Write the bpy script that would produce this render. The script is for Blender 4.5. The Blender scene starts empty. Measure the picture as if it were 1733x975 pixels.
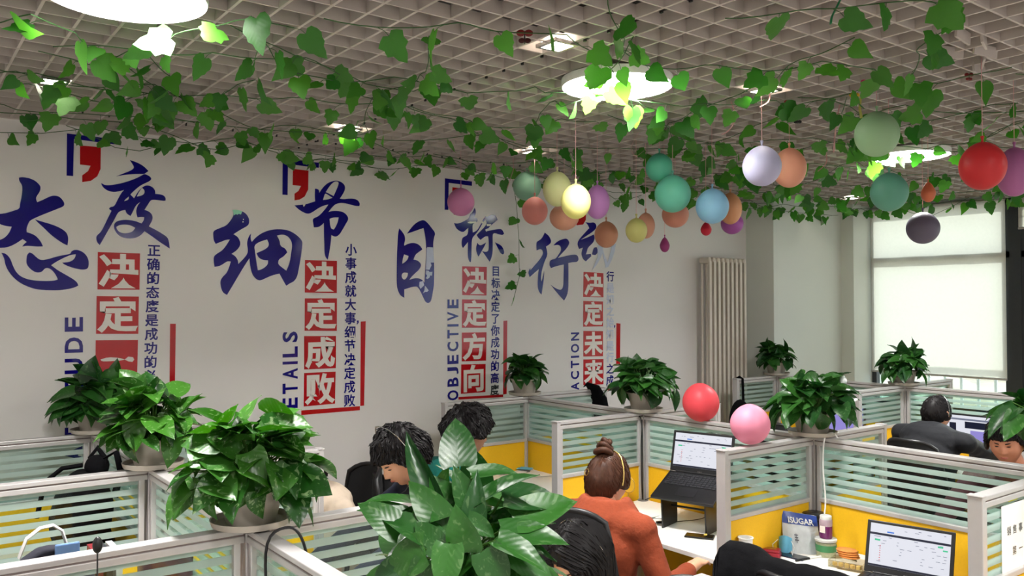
import bpy, bmesh, math, random
import numpy as np
from mathutils import Vector, Matrix, Euler, noise
random.seed(7)
PI = math.pi
C = bpy.context.scene.collection
S = bpy.context.scene

# ---------------------------------------------------------------- camera
F_PX, YAW, PITCH, ROLL = 1419.7, math.radians(53.02), math.radians(1.075), math.radians(-.113)
HC = 2.0
def _axes():
    cy, sy, cp, sp = math.cos(YAW), math.sin(YAW), math.cos(PITCH), math.sin(PITCH)
    f = Vector((cy*cp, sy*cp, sp)); r = Vector((sy, -cy, 0)); u = r.cross(f)
    c, s = math.cos(ROLL), math.sin(ROLL)
    return r*c+u*s, -r*s+u*c, f
CR, CU, CF = _axes()
cam = bpy.data.cameras.new('camera'); cam.sensor_fit = 'HORIZONTAL'; cam.sensor_width = 36
cam.lens = 36*F_PX/1733; cam.clip_start = .05; cam.clip_end = 200
co = bpy.data.objects.new('camera', cam); C.objects.link(co)
co.matrix_world = Matrix(((CR.x, CU.x, -CF.x, 0), (CR.y, CU.y, -CF.y, 0), (CR.z, CU.z, -CF.z, HC), (0, 0, 0, 1)))
S.camera = co
def ray(x, y): return CR*((x-866.5)/F_PX)+CU*((487.5-y)/F_PX)+CF
def atz(x, y, z): d = ray(x, y); return d*((z-HC)/d.z)+Vector((0, 0, HC))
def atY(x, y, Y): d = ray(x, y); return d*(Y/d.y)+Vector((0, 0, HC))
def atX(x, y, X): d = ray(x, y); return d*(X/d.x)+Vector((0, 0, HC))
def atD(x, y, D): return ray(x, y)*D+Vector((0, 0, HC))
def px(P):
    v = Vector(P)-Vector((0, 0, HC)); c = v.dot(CF)
    return 866.5+F_PX*v.dot(CR)/c, 487.5-F_PX*v.dot(CU)/c, c

# ---------------------------------------------------------------- world, sun, exposure
wd = bpy.data.worlds.new('sky'); S.world = wd; wd.use_nodes = True
bg = wd.node_tree.nodes['Background']; bg.inputs[0].default_value = (.80, .90, 1, 1); bg.inputs[1].default_value = 1.7
sun = bpy.data.lights.new('sun', 'SUN'); sun.energy = 2.6; sun.angle = .03; sun.color = (1, .95, .86)
so = bpy.data.objects.new('sun', sun); C.objects.link(so)
so.rotation_euler = Vector((-.9, .12, -.42)).to_track_quat('-Z', 'Y').to_euler()
S.view_settings.view_transform = 'Standard'; S.view_settings.look = 'None'
S.view_settings.gamma = 1; S.view_settings.use_curve_mapping = False
S.view_settings.exposure = 0.86
S.cycles.transparent_max_bounces = 24; S.cycles.max_bounces = 8
S.cycles.sample_clamp_indirect = 6

LAMP_E = 17        # the round ceiling lamps
LAMP_W = 24
DOWN_E = 18       # the small downlights
ZC = 3.035; YW = 5.40; XW = 8.58

# ---------------------------------------------------------------- materials
def srgb(r, g, b):
    f = lambda c: (c/255/12.92) if c/255 <= .04045 else ((c/255+.055)/1.055)**2.4
    return (f(r), f(g), f(b), 1)
MATS = {}
def mat(name, col, rough=.5, metal=0, noise_amt=.06, scale=30, bump=0, emit=0, emcol=None, trans=0, coat=0, spec=None, sheen=0, rand=0):
    if name in MATS: return MATS[name]
    m = bpy.data.materials.new(name); m.use_nodes = True; nt = m.node_tree; N = nt.nodes; L = nt.links
    b = N['Principled BSDF']; out = N['Material Output']
    b.inputs['Roughness'].default_value = rough; b.inputs['Metallic'].default_value = metal
    if spec is not None: b.inputs['Specular IOR Level'].default_value = spec
    if coat: b.inputs['Coat Weight'].default_value = coat; b.inputs['Coat Roughness'].default_value = .08
    if sheen: b.inputs['Sheen Weight'].default_value = sheen
    tc = N.new('ShaderNodeTexCoord'); nz = N.new('ShaderNodeTexNoise'); nz.inputs['Scale'].default_value = scale; nz.inputs['Detail'].default_value = 4
    L.new(tc.outputs['Object'], nz.inputs['Vector'])
    hsv = N.new('ShaderNodeHueSaturation'); hsv.inputs['Color'].default_value = srgb(*col)
    mr = N.new('ShaderNodeMapRange'); mr.inputs[1].default_value = .25; mr.inputs[2].default_value = .75
    mr.inputs[3].default_value = 1-noise_amt; mr.inputs[4].default_value = 1+noise_amt
    L.new(nz.outputs[0], mr.inputs[0])
    if rand:
        oi = N.new('ShaderNodeObjectInfo'); m2 = N.new('ShaderNodeMapRange'); m2.inputs[3].default_value = 1-rand; m2.inputs[4].default_value = 1+rand
        L.new(oi.outputs['Random'], m2.inputs[0]); mu = N.new('ShaderNodeMath'); mu.operation = 'MULTIPLY'
        L.new(mr.outputs[0], mu.inputs[0]); L.new(m2.outputs[0], mu.inputs[1]); L.new(mu.outputs[0], hsv.inputs['Value'])
    else: L.new(mr.outputs[0], hsv.inputs['Value'])
    L.new(hsv.outputs[0], b.inputs['Base Color'])
    if bump:
        bp = N.new('ShaderNodeBump'); bp.inputs['Strength'].default_value = bump; bp.inputs['Distance'].default_value = .01
        L.new(nz.outputs[0], bp.inputs['Height']); L.new(bp.outputs[0], b.inputs['Normal'])
    if emit:
        b.inputs['Emission Color'].default_value = srgb(*(emcol or col)); b.inputs['Emission Strength'].default_value = emit
    if trans:
        tr = N.new('ShaderNodeBsdfTranslucent'); L.new(hsv.outputs[0], tr.inputs['Color']); mx = N.new('ShaderNodeMixShader'); mx.inputs[0].default_value = trans
        L.new(b.outputs[0], mx.inputs[1]); L.new(tr.outputs[0], mx.inputs[2]); L.new(mx.outputs[0], out.inputs['Surface'])
    MATS[name] = m; return m

def pane_mat(name, striped, tint=(230, 243, 239)):
    m = bpy.data.materials.new(name); m.use_nodes = True; nt = m.node_tree; N = nt.nodes; L = nt.links; N.clear()
    out = N.new('ShaderNodeOutputMaterial')
    tr = N.new('ShaderNodeBsdfTransparent'); tr.inputs[0].default_value = srgb(*tint)
    gl = N.new('ShaderNodeBsdfGlossy'); gl.inputs['Roughness'].default_value = .04; gl.inputs[0].default_value = (1, 1, 1, 1)
    lw = N.new('ShaderNodeLayerWeight'); lw.inputs[0].default_value = .5; pw = N.new('ShaderNodeMath'); pw.operation = 'POWER'; pw.inputs[1].default_value = 4; L.new(lw.outputs['Facing'], pw.inputs[0]); fr = N.new('ShaderNodeMath'); fr.operation = 'MULTIPLY_ADD'; fr.inputs[1].default_value = .6; fr.inputs[2].default_value = .03; L.new(pw.outputs[0], fr.inputs[0])
    clear = N.new('ShaderNodeMixShader'); L.new(fr.outputs[0], clear.inputs[0]); L.new(tr.outputs[0], clear.inputs[1]); L.new(gl.outputs[0], clear.inputs[2])
    if not striped:
        L.new(clear.outputs[0], out.inputs[0]); return m
    df = N.new('ShaderNodeBsdfDiffuse'); df.inputs[0].default_value = srgb(192, 210, 204)
    tl = N.new('ShaderNodeBsdfTranslucent'); tl.inputs[0].default_value = srgb(200, 218, 212)
    f1 = N.new('ShaderNodeMixShader'); f1.inputs[0].default_value = .5; L.new(df.outputs[0], f1.inputs[1]); L.new(tl.outputs[0], f1.inputs[2])
    f2 = N.new('ShaderNodeMixShader'); f2.inputs[0].default_value = .84; L.new(tr.outputs[0], f2.inputs[1]); L.new(f1.outputs[0], f2.inputs[2])
    geo = N.new('ShaderNodeNewGeometry'); sp = N.new('ShaderNodeSeparateXYZ'); L.new(geo.outputs['Position'], sp.inputs[0])
    dv = N.new('ShaderNodeMath'); dv.operation = 'DIVIDE'; dv.inputs[1].default_value = .042; L.new(sp.outputs[2], dv.inputs[0])
    fc = N.new('ShaderNodeMath'); fc.operation = 'FRACT'; L.new(dv.outputs[0], fc.inputs[0])
    gt = N.new('ShaderNodeMath'); gt.operation = 'GREATER_THAN'; gt.inputs[1].default_value = .42; L.new(fc.outputs[0], gt.inputs[0])
    mx = N.new('ShaderNodeMixShader'); L.new(gt.outputs[0], mx.inputs[0]); L.new(clear.outputs[0], mx.inputs[1]); L.new(f2.outputs[0], mx.inputs[2])
    L.new(mx.outputs[0], out.inputs[0]); return m

M_wall = mat('wall_paint', (228, 224, 222), .45, noise_amt=.015, scale=3, bump=.02)
M_wall_r = mat('wall_paint_pale', (222, 226, 220), .6, noise_amt=.015, scale=3)
M_floor = mat('floor_tile', (150, 146, 140), .35, noise_amt=.08, scale=4)
M_slab = mat('slab_grey', (66, 63, 62), .9, noise_amt=.15, scale=2)
M_slat = mat('ceiling_slat', (190, 180, 174), .5, noise_amt=.04, scale=8)
M_alu = mat('partition_frame', (186, 183, 182), .34, metal=.15, noise_amt=.03)
M_aludark = mat('frame_groove', (120, 108, 106), .5)
M_yellow = mat('yellow_board', (236, 184, 20), .6, noise_amt=.04, scale=120, bump=.05)
M_pane = pane_mat('striped_glass', True); M_clear = pane_mat('clear_glass', False, (235, 242, 242))
M_plast = pane_mat('clear_plastic', False, (238, 236, 228))
M_desk = mat('desk_white', (238, 236, 232), .4, noise_amt=.01)
M_black = mat('black_plastic', (22, 22, 24), .4); M_blackm = mat('black_mesh_fabric', (20, 20, 23), .85, noise_amt=.2, scale=200)
M_blackcloth = mat('black_cloth', (9, 9, 12), .95, noise_amt=.3, scale=24, bump=.6, spec=.15)
M_metal = mat('steel', (190, 190, 192), .25, metal=1); M_brass = mat('brass', (200, 170, 100), .3, metal=1)
M_white = mat('white_plastic', (235, 235, 232), .4); M_paper = mat('paper', (236, 235, 230), .8, noise_amt=.02)
M_pot = mat('pot_plastic', (172, 165, 154), .45, noise_amt=.05, scale=12); M_soil = mat('soil', (58, 42, 30), .95, noise_amt=.4, scale=60, bump=.5)
M_stem = mat('stem_green', (70, 110, 40), .5)
M_vine = mat('vine_stem', (52, 92, 44), .6)
M_navy = mat('navy_vinyl', (20, 12, 122), .10, noise_amt=.05, scale=8, spec=.4)
M_red = mat('red_vinyl', (186, 22, 30), .12, noise_amt=.05, scale=8, spec=.4)
M_inkblack = mat('black_vinyl', (18, 18, 20), .3)
M_offw = mat('white_vinyl', (232, 226, 220), .3, noise_amt=.02); M_pale = mat('pale_lilac_vinyl', (196, 204, 228), .35, noise_amt=.05)  # the pale lilac also carries glare painted onto the fourth slogan's small text
M_mint = mat('mint_backing', (150, 222, 190), .4)
M_frame = mat('window_frame', (58, 62, 68), .4, metal=.2)
M_rad = mat('radiator_enamel', (214, 204, 192), .3, noise_amt=.03)
M_skin = mat('skin', (214, 160, 130), .5, noise_amt=.05, scale=14); M_skin2 = mat('skin_tan', (176, 118, 92), .5, noise_amt=.05, scale=14)
M_lip = mat('lip', (170, 92, 84), .45); M_eye = mat('eye_dark', (20, 14, 12), .2)
M_hair = mat('black_hair', (18, 15, 16), .52, noise_amt=.3, scale=60, spec=.2); M_hairb = mat('brown_hair', (66, 40, 28), .5, noise_amt=.35, scale=60, spec=.2)
M_ribbon = mat('pink_ribbon', (224, 176, 178), .4, trans=.3)
M_screen = mat('screen_white', (50, 50, 54), .3, emit=.52, emcol=(226, 228, 238), noise_amt=0)
M_scrdark = mat('screen_navy', (14, 16, 30), .3, emit=.25, emcol=(28, 34, 58), noise_amt=0)
M_scrred = mat('screen_red', (60, 10, 10), .3, emit=.5, emcol=(224, 60, 60), noise_amt=0); M_scrgreen = mat('screen_green', (20, 60, 40), .3, emit=.5, emcol=(70, 200, 150), noise_amt=0)
M_scrblue = mat('screen_blue', (20, 40, 70), .3, emit=.5, emcol=(60, 120, 220), noise_amt=0); M_scrgrey = mat('screen_grey', (30, 30, 36), .3, emit=.35, emcol=(140, 146, 170), noise_amt=0)
M_scrlil = mat('screen_lilac', (30, 30, 50), .3, emit=.5, emcol=(150, 140, 214), noise_amt=0)
M_lamp = mat('lamp_diffuser', (255, 255, 255), .5, emit=LAMP_E, emcol=(255, 250, 246), noise_amt=0)
M_down = mat('downlight_diffuser', (255, 255, 255), .5, emit=DOWN_E, emcol=(255, 244, 224), noise_amt=0)

def leaf_mat(name, c1, c2, trans, rough, varieg=0):
    m = bpy.data.materials.new(name); m.use_nodes = True; nt = m.node_tree; N = nt.nodes; L = nt.links; b = N['Principled BSDF']; out = N['Material Output']
    b.inputs['Roughness'].default_value = rough
    oi = N.new('ShaderNodeObjectInfo'); rp = N.new('ShaderNodeMix'); rp.data_type = 'RGBA'; rp.inputs[6].default_value = srgb(*c1); rp.inputs[7].default_value = srgb(*c2)
    L.new(oi.outputs['Random'], rp.inputs[0]); col = rp.outputs[2]
    tc = N.new('ShaderNodeTexCoord')
    sx = N.new('ShaderNodeSeparateXYZ'); L.new(tc.outputs['Object'], sx.inputs[0])
    ab = N.new('ShaderNodeMath'); ab.operation = 'ABSOLUTE'; L.new(sx.outputs[0], ab.inputs[0])
    # side veins: slanting fine bands, raised and a little paler
    vm = N.new('ShaderNodeMath'); vm.operation = 'MULTIPLY_ADD'; vm.inputs[1].default_value = -.8; L.new(ab.outputs[0], vm.inputs[0]); L.new(sx.outputs[1], vm.inputs[2])
    sn = N.new('ShaderNodeMath'); sn.operation = 'MULTIPLY'; sn.inputs[1].default_value = 45; L.new(vm.outputs[0], sn.inputs[0])
    si = N.new('ShaderNodeMath'); si.operation = 'SINE'; L.new(sn.outputs[0], si.inputs[0])
    bp = N.new('ShaderNodeBump'); bp.inputs['Strength'].default_value = .05; bp.inputs['Distance'].default_value = .004; L.new(si.outputs[0], bp.inputs['Height']); L.new(bp.outputs[0], b.inputs['Normal'])
    if varieg:
        nz = N.new('ShaderNodeTexNoise'); nz.inputs['Scale'].default_value = 5; nz.inputs['Detail'].default_value = 5; nz.inputs['Distortion'].default_value = 1.2
        ad = N.new('ShaderNodeVectorMath'); ad.operation = 'ADD'; L.new(tc.outputs['Object'], ad.inputs[0]); L.new(oi.outputs['Random'], ad.inputs[1]); L.new(ad.outputs[0], nz.inputs['Vector'])
        rr = N.new('ShaderNodeMapRange'); rr.inputs[1].default_value = .58; rr.inputs[2].default_value = .66; rr.inputs[4].default_value = varieg; L.new(nz.outputs[0], rr.inputs[0])
        m2 = N.new('ShaderNodeMix'); m2.data_type = 'RGBA'; m2.inputs[7].default_value = srgb(176, 204, 150); L.new(rr.outputs[0], m2.inputs[0]); L.new(col, m2.inputs[6]); col = m2.outputs[2]
    L.new(col, b.inputs['Base Color'])
    tr = N.new('ShaderNodeBsdfTranslucent'); hs = N.new('ShaderNodeHueSaturation'); hs.inputs['Value'].default_value = 1.5; hs.inputs['Saturation'].default_value = 1.1
    L.new(col, hs.inputs['Color']); L.new(hs.outputs[0], tr.inputs['Color'])
    mx = N.new('ShaderNodeMixShader'); mx.inputs[0].default_value = trans; L.new(b.outputs[0], mx.inputs[1]); L.new(tr.outputs[0], mx.inputs[2]); L.new(mx.outputs[0], out.inputs[0])
    return m
M_leaf = leaf_mat('pothos_leaf', (26, 72, 22), (62, 116, 36), .2, .32, .4)
M_leafdark = leaf_mat('pothos_leaf_dark', (24, 66, 26), (50, 102, 36), .18, .36, .12)
M_ivy = leaf_mat('ivy_leaf', (48, 108, 40), (88, 150, 58), .45, .5)

# ---------------------------------------------------------------- mesh builder
class MB:
    def __init__(s): s.v = []; s.f = []
    def add(s, vs, fs):
        o = len(s.v); s.v += [tuple(v) for v in vs]; s.f += [tuple(i+o for i in f) for f in fs]; return s
    def box(s, c, d, rz=0, M=None):
        x, y, z = d[0]/2, d[1]/2, d[2]/2
        vs = [Vector((a*x, b*y, e*z)) for a in (-1, 1) for b in (-1, 1) for e in (-1, 1)]
        if M is not None: vs = [M @ v for v in vs]
        elif rz: R = Matrix.Rotation(rz, 3, 'Z'); vs = [R @ v for v in vs]
        return s.add([v+Vector(c) for v in vs], [(0, 1, 3, 2), (4, 6, 7, 5), (0, 4, 5, 1), (2, 3, 7, 6), (0, 2, 6, 4), (1, 5, 7, 3)])
    def bb(s, a, b):
        return s.box([(a[i]+b[i])/2 for i in range(3)], [abs(b[i]-a[i]) for i in range(3)])
    def tube(s, pts, r, n=8, caps=True, flat=1):
        pts = [Vector(p) for p in pts]; m = len(pts); rs = r if isinstance(r, (list, tuple)) else [r]*m
        up = None; rings = []
        for i, p in enumerate(pts):
            t = (pts[min(i+1, m-1)]-pts[max(i-1, 0)]);
            if t.length < 1e-9: t = Vector((0, 0, 1))
            t.normalize()
            if up is None: up = Vector((0, 0, 1)) if abs(t.z) < .9 else Vector((1, 0, 0))
            a = t.cross(up)
            if a.length < 1e-6: a = t.orthogonal()
            a.normalize(); b = a.cross(t); up = b
            rings.append([p+a*(math.cos(2*PI*k/n)*rs[i])+b*(math.sin(2*PI*k/n)*rs[i]*flat) for k in range(n)])
        vs = [v for R in rings for v in R]; fs = []
        for i in range(m-1):
            for k in range(n): fs.append((i*n+k, i*n+(k+1) % n, (i+1)*n+(k+1) % n, (i+1)*n+k))
        if caps: fs += [tuple(range(n))[::-1], tuple((m-1)*n+k for k in range(n))]
        return s.add(vs, fs)
    def lathe(s, prof, c=(0, 0, 0), n=24, M=None, sx=1, sy=1):
        vs = []; fs = []; m = len(prof)
        for r, z in prof:
            for k in range(n):
                v = Vector((r*sx*math.cos(2*PI*k/n), r*sy*math.sin(2*PI*k/n), z))
                if M is not None: v = M @ v
                vs.append(v+Vector(c))
        for i in range(m-1):
            for k in range(n): fs.append((i*n+k, i*n+(k+1) % n, (i+1)*n+(k+1) % n, (i+1)*n+k))
        fs += [tuple(range(n))[::-1], tuple((m-1)*n+k for k in range(n))]
        return s.add(vs, fs)
    def ell(s, c, ax, M=None, n=16, m=10):
        prof = [(max(1e-4, math.sin(PI*i/m)), -math.cos(PI*i/m)) for i in range(m+1)]
        D = Matrix.Diagonal(Vector(ax)); MM = (M @ D) if M is not None else D
        return s.lathe(prof, c, n, MM)
    def capsule(s, p0, p1, r0, r1, n=14):
        p0 = Vector(p0); p1 = Vector(p1); d = (p1-p0)
        if d.length < 1e-6: return s
        d.normalize(); P = []; R = []
        for k in range(4): a = PI/2*(1-k/4); P.append(p0-d*r0*math.sin(a)); R.append(max(1e-4, r0*math.cos(a)))
        P.append(p0); R.append(r0); P.append(p1); R.append(r1)
        for k in range(1, 5): a = PI/2*k/4; P.append(p1+d*r1*math.sin(a)); R.append(max(1e-4, r1*math.cos(a)))
        return s.tube(P, R, n)
    def prism(s, poly, z0, z1, M=None):
        n = len(poly); vs = [Vector((x, y, z)) for z in (z0, z1) for x, y in poly]
        if M is not None: vs = [M @ v for v in vs]
        return s.add(vs, [tuple(range(n))[::-1], tuple(range(n, 2*n))]+[(i, (i+1) % n, n+(i+1) % n, n+i) for i in range(n)])
    def build(s, name, m, parent=None, world=True, smooth=False, bevel=0, kind=None, subsurf=0):
        me = bpy.data.meshes.new(name)
        off = Vector((0, 0, 0))
        if world and parent is not None:
            p = parent
            while p is not None: off += p.location; p = p.parent
        me.from_pydata([tuple(Vector(v)-off) for v in s.v], [], s.f)
        bm = bmesh.new(); bm.from_mesh(me); bmesh.ops.recalc_face_normals(bm, faces=bm.faces); bm.to_mesh(me); bm.free()
        if smooth:
            me.polygons.foreach_set('use_smooth', [True]*len(me.polygons))
            if smooth != 'all':
                try: me.set_sharp_from_angle(angle=math.radians(50))
                except Exception: pass
        me.materials.append(m)
        o = bpy.data.objects.new(name, me); C.objects.link(o)
        if parent is not None: o.parent = parent
        if kind: o['kind'] = kind
        if bevel:
            bv = o.modifiers.new('bevel', 'BEVEL'); bv.width = bevel; bv.segments = 2; bv.limit_method = 'ANGLE'
        return o
def tag(o, label, cat, group=None, kind=None):
    o['label'] = label; o['category'] = cat
    if group: o['group'] = group
    if kind: o['kind'] = kind
    return o
def thing(name, label, cat, loc=(0, 0, 0), rz=0, group=None):
    o = bpy.data.objects.new(name, None); C.objects.link(o); o.location = loc; o.rotation_euler = (0, 0, rz); o.empty_display_size = .05
    return tag(o, label, cat, group)
def struct(o): o['kind'] = 'structure'; return o
def meshobj(name, me, parent=None, M=None, m=None):
    o = bpy.data.objects.new(name, me); C.objects.link(o)
    if parent is not None: o.parent = parent
    if M is not None: o.matrix_basis = M
    return o
def B(a, b, name, m, parent=None, bevel=0, **k): return MB().bb(a, b).build(name, m, parent, bevel=bevel, **k)

# ================================================================= SETTING
struct(B((-4, -4, -.1), (XW+.3, YW+.3, 0), 'floor', M_floor))
struct(B((-4, YW, 0), (7.06+.3, YW+.2, 3.5), 'wall_front', M_wall))
struct(B((-4.2, -4, 0), (-4, YW, 3.5), 'wall_left', M_wall))
struct(B((-4, -4.2, 0), (XW+.3, -4, 3.5), 'wall_back', M_wall))
# stepped pier beside the window
struct(B((7.06, 5.07, 0), (8.26, YW+.2, 3.5), 'wall_pier', M_wall_r, bevel=.004))
struct(B((8.245, 4.925, 0), (XW+.2, YW+.2, 3.5), 'trim_1', M_wall_r, bevel=.004))
# window wall: sill and head, windows run to the ceiling
struct(B((XW, -4, 0), (XW+.25, 4.925, .88), 'wall_right', M_wall_r))
struct(B((XW-.10, -4, .88), (XW+.25, 4.92, .92), 'trim_2', M_white, bevel=.004))
struct(B((XW, -4, 3.0), (XW+.25, 4.925, 3.5), 'trim_3', M_wall_r))
wins = [(3.50, 4.92), (1.95, 3.44), (.35, 1.89), (-1.3, .29), (-2.95, -1.36)]
zt = 2.46
for i, (y0, y1) in enumerate(wins):
    w = struct(thing('window_%d' % (i+1), '', '', (XW, (y0+y1)/2, .92))); del w['label'], w['category']
    x0, x1 = XW+.0, XW+.07
    for a, b in (((x0, y0, .92), (x1, y0+.07, 3.0)), ((x0, y1-.05, .92), (x1, y1, 3.0)), ((x0, y0, zt-.035), (x1, y1, zt+.035)), ((x0, y0, .92), (x1, y1, .98)), ((x0, y0, 2.95), (x1, y1, 3.0))):
        B(a, b, 'window_frame', M_frame, w, bevel=.004)
    B((x0+.03, y0+.05, .96), (x0+.036, y1-.04, zt), 'pane', M_clear, w); B((x0+.03, y0+.05, zt), (x0+.036, y1-.04, 2.97), 'pane', M_clear, w)
struct(B((XW-.01, 3.42, .92), (XW+.09, 3.52, 3.0), 'trim_4', M_frame))
for y in (1.92, .32, -1.33): struct(B((XW-.01, y-.04, .92), (XW+.09, y+.04, 3.0), 'trim_5', M_frame))
# roller blinds
M_blind = mat('blind_fabric', (236, 233, 224), .8, noise_amt=.02, scale=40, trans=.48)
for i, (y0, y1, zb, lab) in enumerate([(3.545, 4.905, 1.27, 'wide cream roller blind drawn low over the window beside the pier'), (2.02, 3.43, 2.70, 'cream roller blind rolled high over the window at the right edge'),
                                  (.42, 1.86, 2.8, 'roller blind on the third window, out of frame')]):
    r = thing('roller_blind', lab, 'blind', (XW-.05, (y0+y1)/2, zb))
    n = 24; vs = []; fs = []
    for k in range(n+1):
        y = y0+(y1-y0)*k/n
        for z in (zb, zb+.3, (zb+3.0)/2, 2.8, 3.0): vs.append((XW-.03+.004*math.sin(k*.9), y, z))
    for k in range(n):
        for j in range(4): a = k*5+j; fs.append((a, a+1, a+6, a+5))
    mb = MB(); mb.add(vs, fs); mb.build('blind_fabric', M_blind, r, smooth='all')
    MB().tube([(XW-.03, y0, zb), (XW-.03, y1, zb)], .011, 10).build('bottom_bar', M_alu, r, smooth=True)
    MB().tube([(XW-.04, y0, 2.995), (XW-.04, y1, 2.995)], .022, 12).build('roller', M_alu, r, smooth=True)
# outside: railing, pale ground, low boulders and a far building (overexposed in the photograph)
M_out = mat('outdoor_ground', (226, 214, 196), .9, noise_amt=.12, scale=2); M_rock = mat('pale_boulder', (216, 200, 176), .9, noise_amt=.15, scale=3)
tag(B((XW+.4, -30, -.6), (60, 40, -.3), 'outdoor_ground', M_out), 'pale sunlit ground outside beyond the window', 'ground', kind='structure')
rl = thing('window_railing', 'white vertical-bar railing outside below the drawn blind', 'railing', (XW+.5, 3, -.3))
for k in range(44): MB().bb((XW+.49, -2.6+k*.17, -.3), (XW+.512, -2.575+k*.17, 1.55)).build('bar', M_white, rl)
B((XW+.48, -2.7, 1.55), (XW+.53, 4.95, 1.59), 'top_rail', M_white, rl); B((XW+.48, -2.7, .3), (XW+.53, 4.95, .34), 'lower_rail', M_white, rl)
for k, (x, y, r) in enumerate([(14, 9.2, .85), (14.6, 7.1, .8), (14, 5.1, .85), (15, 11.4, .9), (14.4, 3.1, .8)]):
    mb = MB(); mb.ell((x, y, -.3+r*.5), (r, r*1.2, r*.8), n=14, m=8)
    mb.v = [tuple(Vector(v)+Vector(v).normalized()*.12*noise.noise(Vector(v)*1.3)) for v in mb.v]
    tag(mb.build('boulder', M_rock, smooth='all'), 'pale rounded boulder outside beyond the railing, number %s from the pier side' % ['first', 'second', 'third', 'fourth', 'fifth'][[3, 0, 1, 2, 4].index(k)], 'boulder', 'boulders outside')
tag(B((26, -20, -.4), (30, 30, 5.5), 'far_building', mat('far_render', (222, 206, 186), .9)), 'pale building far outside behind the boulders', 'building')

# ceiling: slab with an open-cell grid below it
slab = struct(B((-4, -4, 3.34), (XW+.3, YW+.2, 3.5), 'ceiling', M_slab))
PX, PY, DEP, TH = .1345, .1345, .05, .011
def share_box(name, d, m):
    me = bpy.data.meshes.new(name); mb = MB().box((0, 0, 0), d); me.from_pydata(mb.v, [], mb.f); me.materials.append(m); return me
LX = XW+4; LY = YW+4
me_a = share_box('slat', (TH, LY-.02, DEP), M_slat)
x = 1.107
xs = [1.107+k*PX for k in range(-37, 56)]; ys = [2.953+k*PY for k in range(-51, 19)]
rs = random.Random(3)
for x in xs:
    if -3.98 < x < XW-.02:
        o = meshobj('slat', me_a if x < 7.05 or x > 9 else share_box('slat', (TH, (LY-.5), DEP), M_slat), slab, Matrix.Translation((x, -4+LY/2 if x < 7.05 else -4+(LY-.5)/2, ZC+DEP/2+rs.uniform(-.002, .002))))
for y in ys:
    if -3.98 < y < YW-.02:
        xr = XW if y < 4.9 else (8.24 if y < 5.06 else 7.05)
        L_ = xr+4-.01
        o = meshobj('slat', share_box('slat', (L_, TH*.8, DEP), M_slat), slab, Matrix.Translation((-4+L_/2, y, ZC+DEP/2+rs.uniform(-.002, .002))))
# a few loose, hanging slat ends where the tiles meet
for (x, y, a, t) in [(3.32, 1.52, .1, .06), (3.45, 1.50, .3, -.05), (3.6, 1.56, -.2, .08), (3.72, 1.62, .5, .07), (3.86, 1.70, .1, -.06), (3.5, 1.66, -.4, .04)]:
    M = Matrix.Translation((x, y, ZC-.004)) @ Euler((t, t*.6, a)).to_matrix().to_4x4()
    meshobj('loose_slat', share_box('loose_slat', (.14, .009, .045), M_slat), slab, M)
clip = share_box('clip', (.008, .012, .03), M_black)
for k in range(28):
    xx = 1.107+PX*round(8.5); yy = 2.0+k*PY
    meshobj('clip', clip, slab, Matrix.Translation((xx+.02, 2.953+PY*(k-8)+.03, ZC+.01)))
for k in range(30): meshobj('clip', clip, slab, Matrix.Translation((1.107+PX*(k-2)+.02, 4.97+(.02 if k % 2 else 0), ZC+.008)))
struct(B((-4, YW-.02, ZC+.0), (7.06, YW, ZC+.025), 'trim_6', M_slat))

# round ceiling lamps
LP_ = lambda x, y: tuple(atz(x, y, ZC-.045))[:2]
def round_lamp(x, y, label, r=.255):
    t = thing('round_ceiling_lamp', label, 'ceiling lamp', (x, y, ZC), group='round LED ceiling lamps')
    MB().lathe([(r*.9, 0), (r, -.005), (r, -.035), (r*.985, -.042), (r*.97, -.038), (r*.96, -.01), (r*.5, 0)], (x, y, ZC), 48).build('lamp_rim', M_white, t, smooth=True)
    MB().lathe([(r*.965, -.012), (r*.965, -.036), (r*.9, -.045), (r*.5, -.05), (.001, -.051)], (x, y, ZC), 48).build('diffuser', M_lamp, t, smooth=True)
    la = bpy.data.lights.new('lamp_light', 'AREA'); la.shape = 'DISK'; la.size = r*1.8; la.energy = LAMP_W; la.spread = math.radians(132); la.color = (1, .975, .95)
    lo = bpy.data.objects.new('lamp_light', la); C.objects.link(lo); lo.parent = t; lo.location = (0, 0, -.054)
round_lamp(*LP_(212, -2),  'large round white ceiling lamp glowing at the upper left edge')
round_lamp(*LP_(1044, 149),  'round glowing ceiling lamp in the middle of the ceiling')
round_lamp(*LP_(1539, 266),  'round glowing ceiling lamp behind the pale green balloon')
for (x, y, w_) in [(-2.0, 3.0, 'to the left of the view'), (-2.0, .2, 'left behind the camera'), (.6, .2, 'right above the camera'), (2.9, .1, 'right of the camera'), (5.5, .2, 'out of view toward the windows'), (-2, -2.6, 'in the far back left'), (.6, -2.6, 'behind the camera'), (2.9, -2.6, 'in the back middle'), (5.5, -2.6, 'in the back corner by the windows')]:
    round_lamp(x, y, 'round white ceiling lamp out of frame, '+w_)
def downlight(p, label):
    P = atz(p[0], p[1], ZC-.004)
    t = thing('downlight', label, 'downlight', (P.x, P.y, ZC), group='small square downlights'); x, y = P.x, P.y
    r = .046
    for a, b in (((-r-.015, -r-.015), (r+.015, -r)), ((-r-.015, r), (r+.015, r+.015)), ((-r-.015, -r), (-r, r)), ((r, -r), (r+.015, r))):
        MB().bb((x+a[0], y+a[1], ZC-.012), (x+b[0], y+b[1], ZC+.002)).build('trim_bar', M_metal, t)
    MB().bb((x-r, y-r, ZC-.004), (x+r, y+r, ZC+.01)).build('diffuser', M_down, t)
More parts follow.
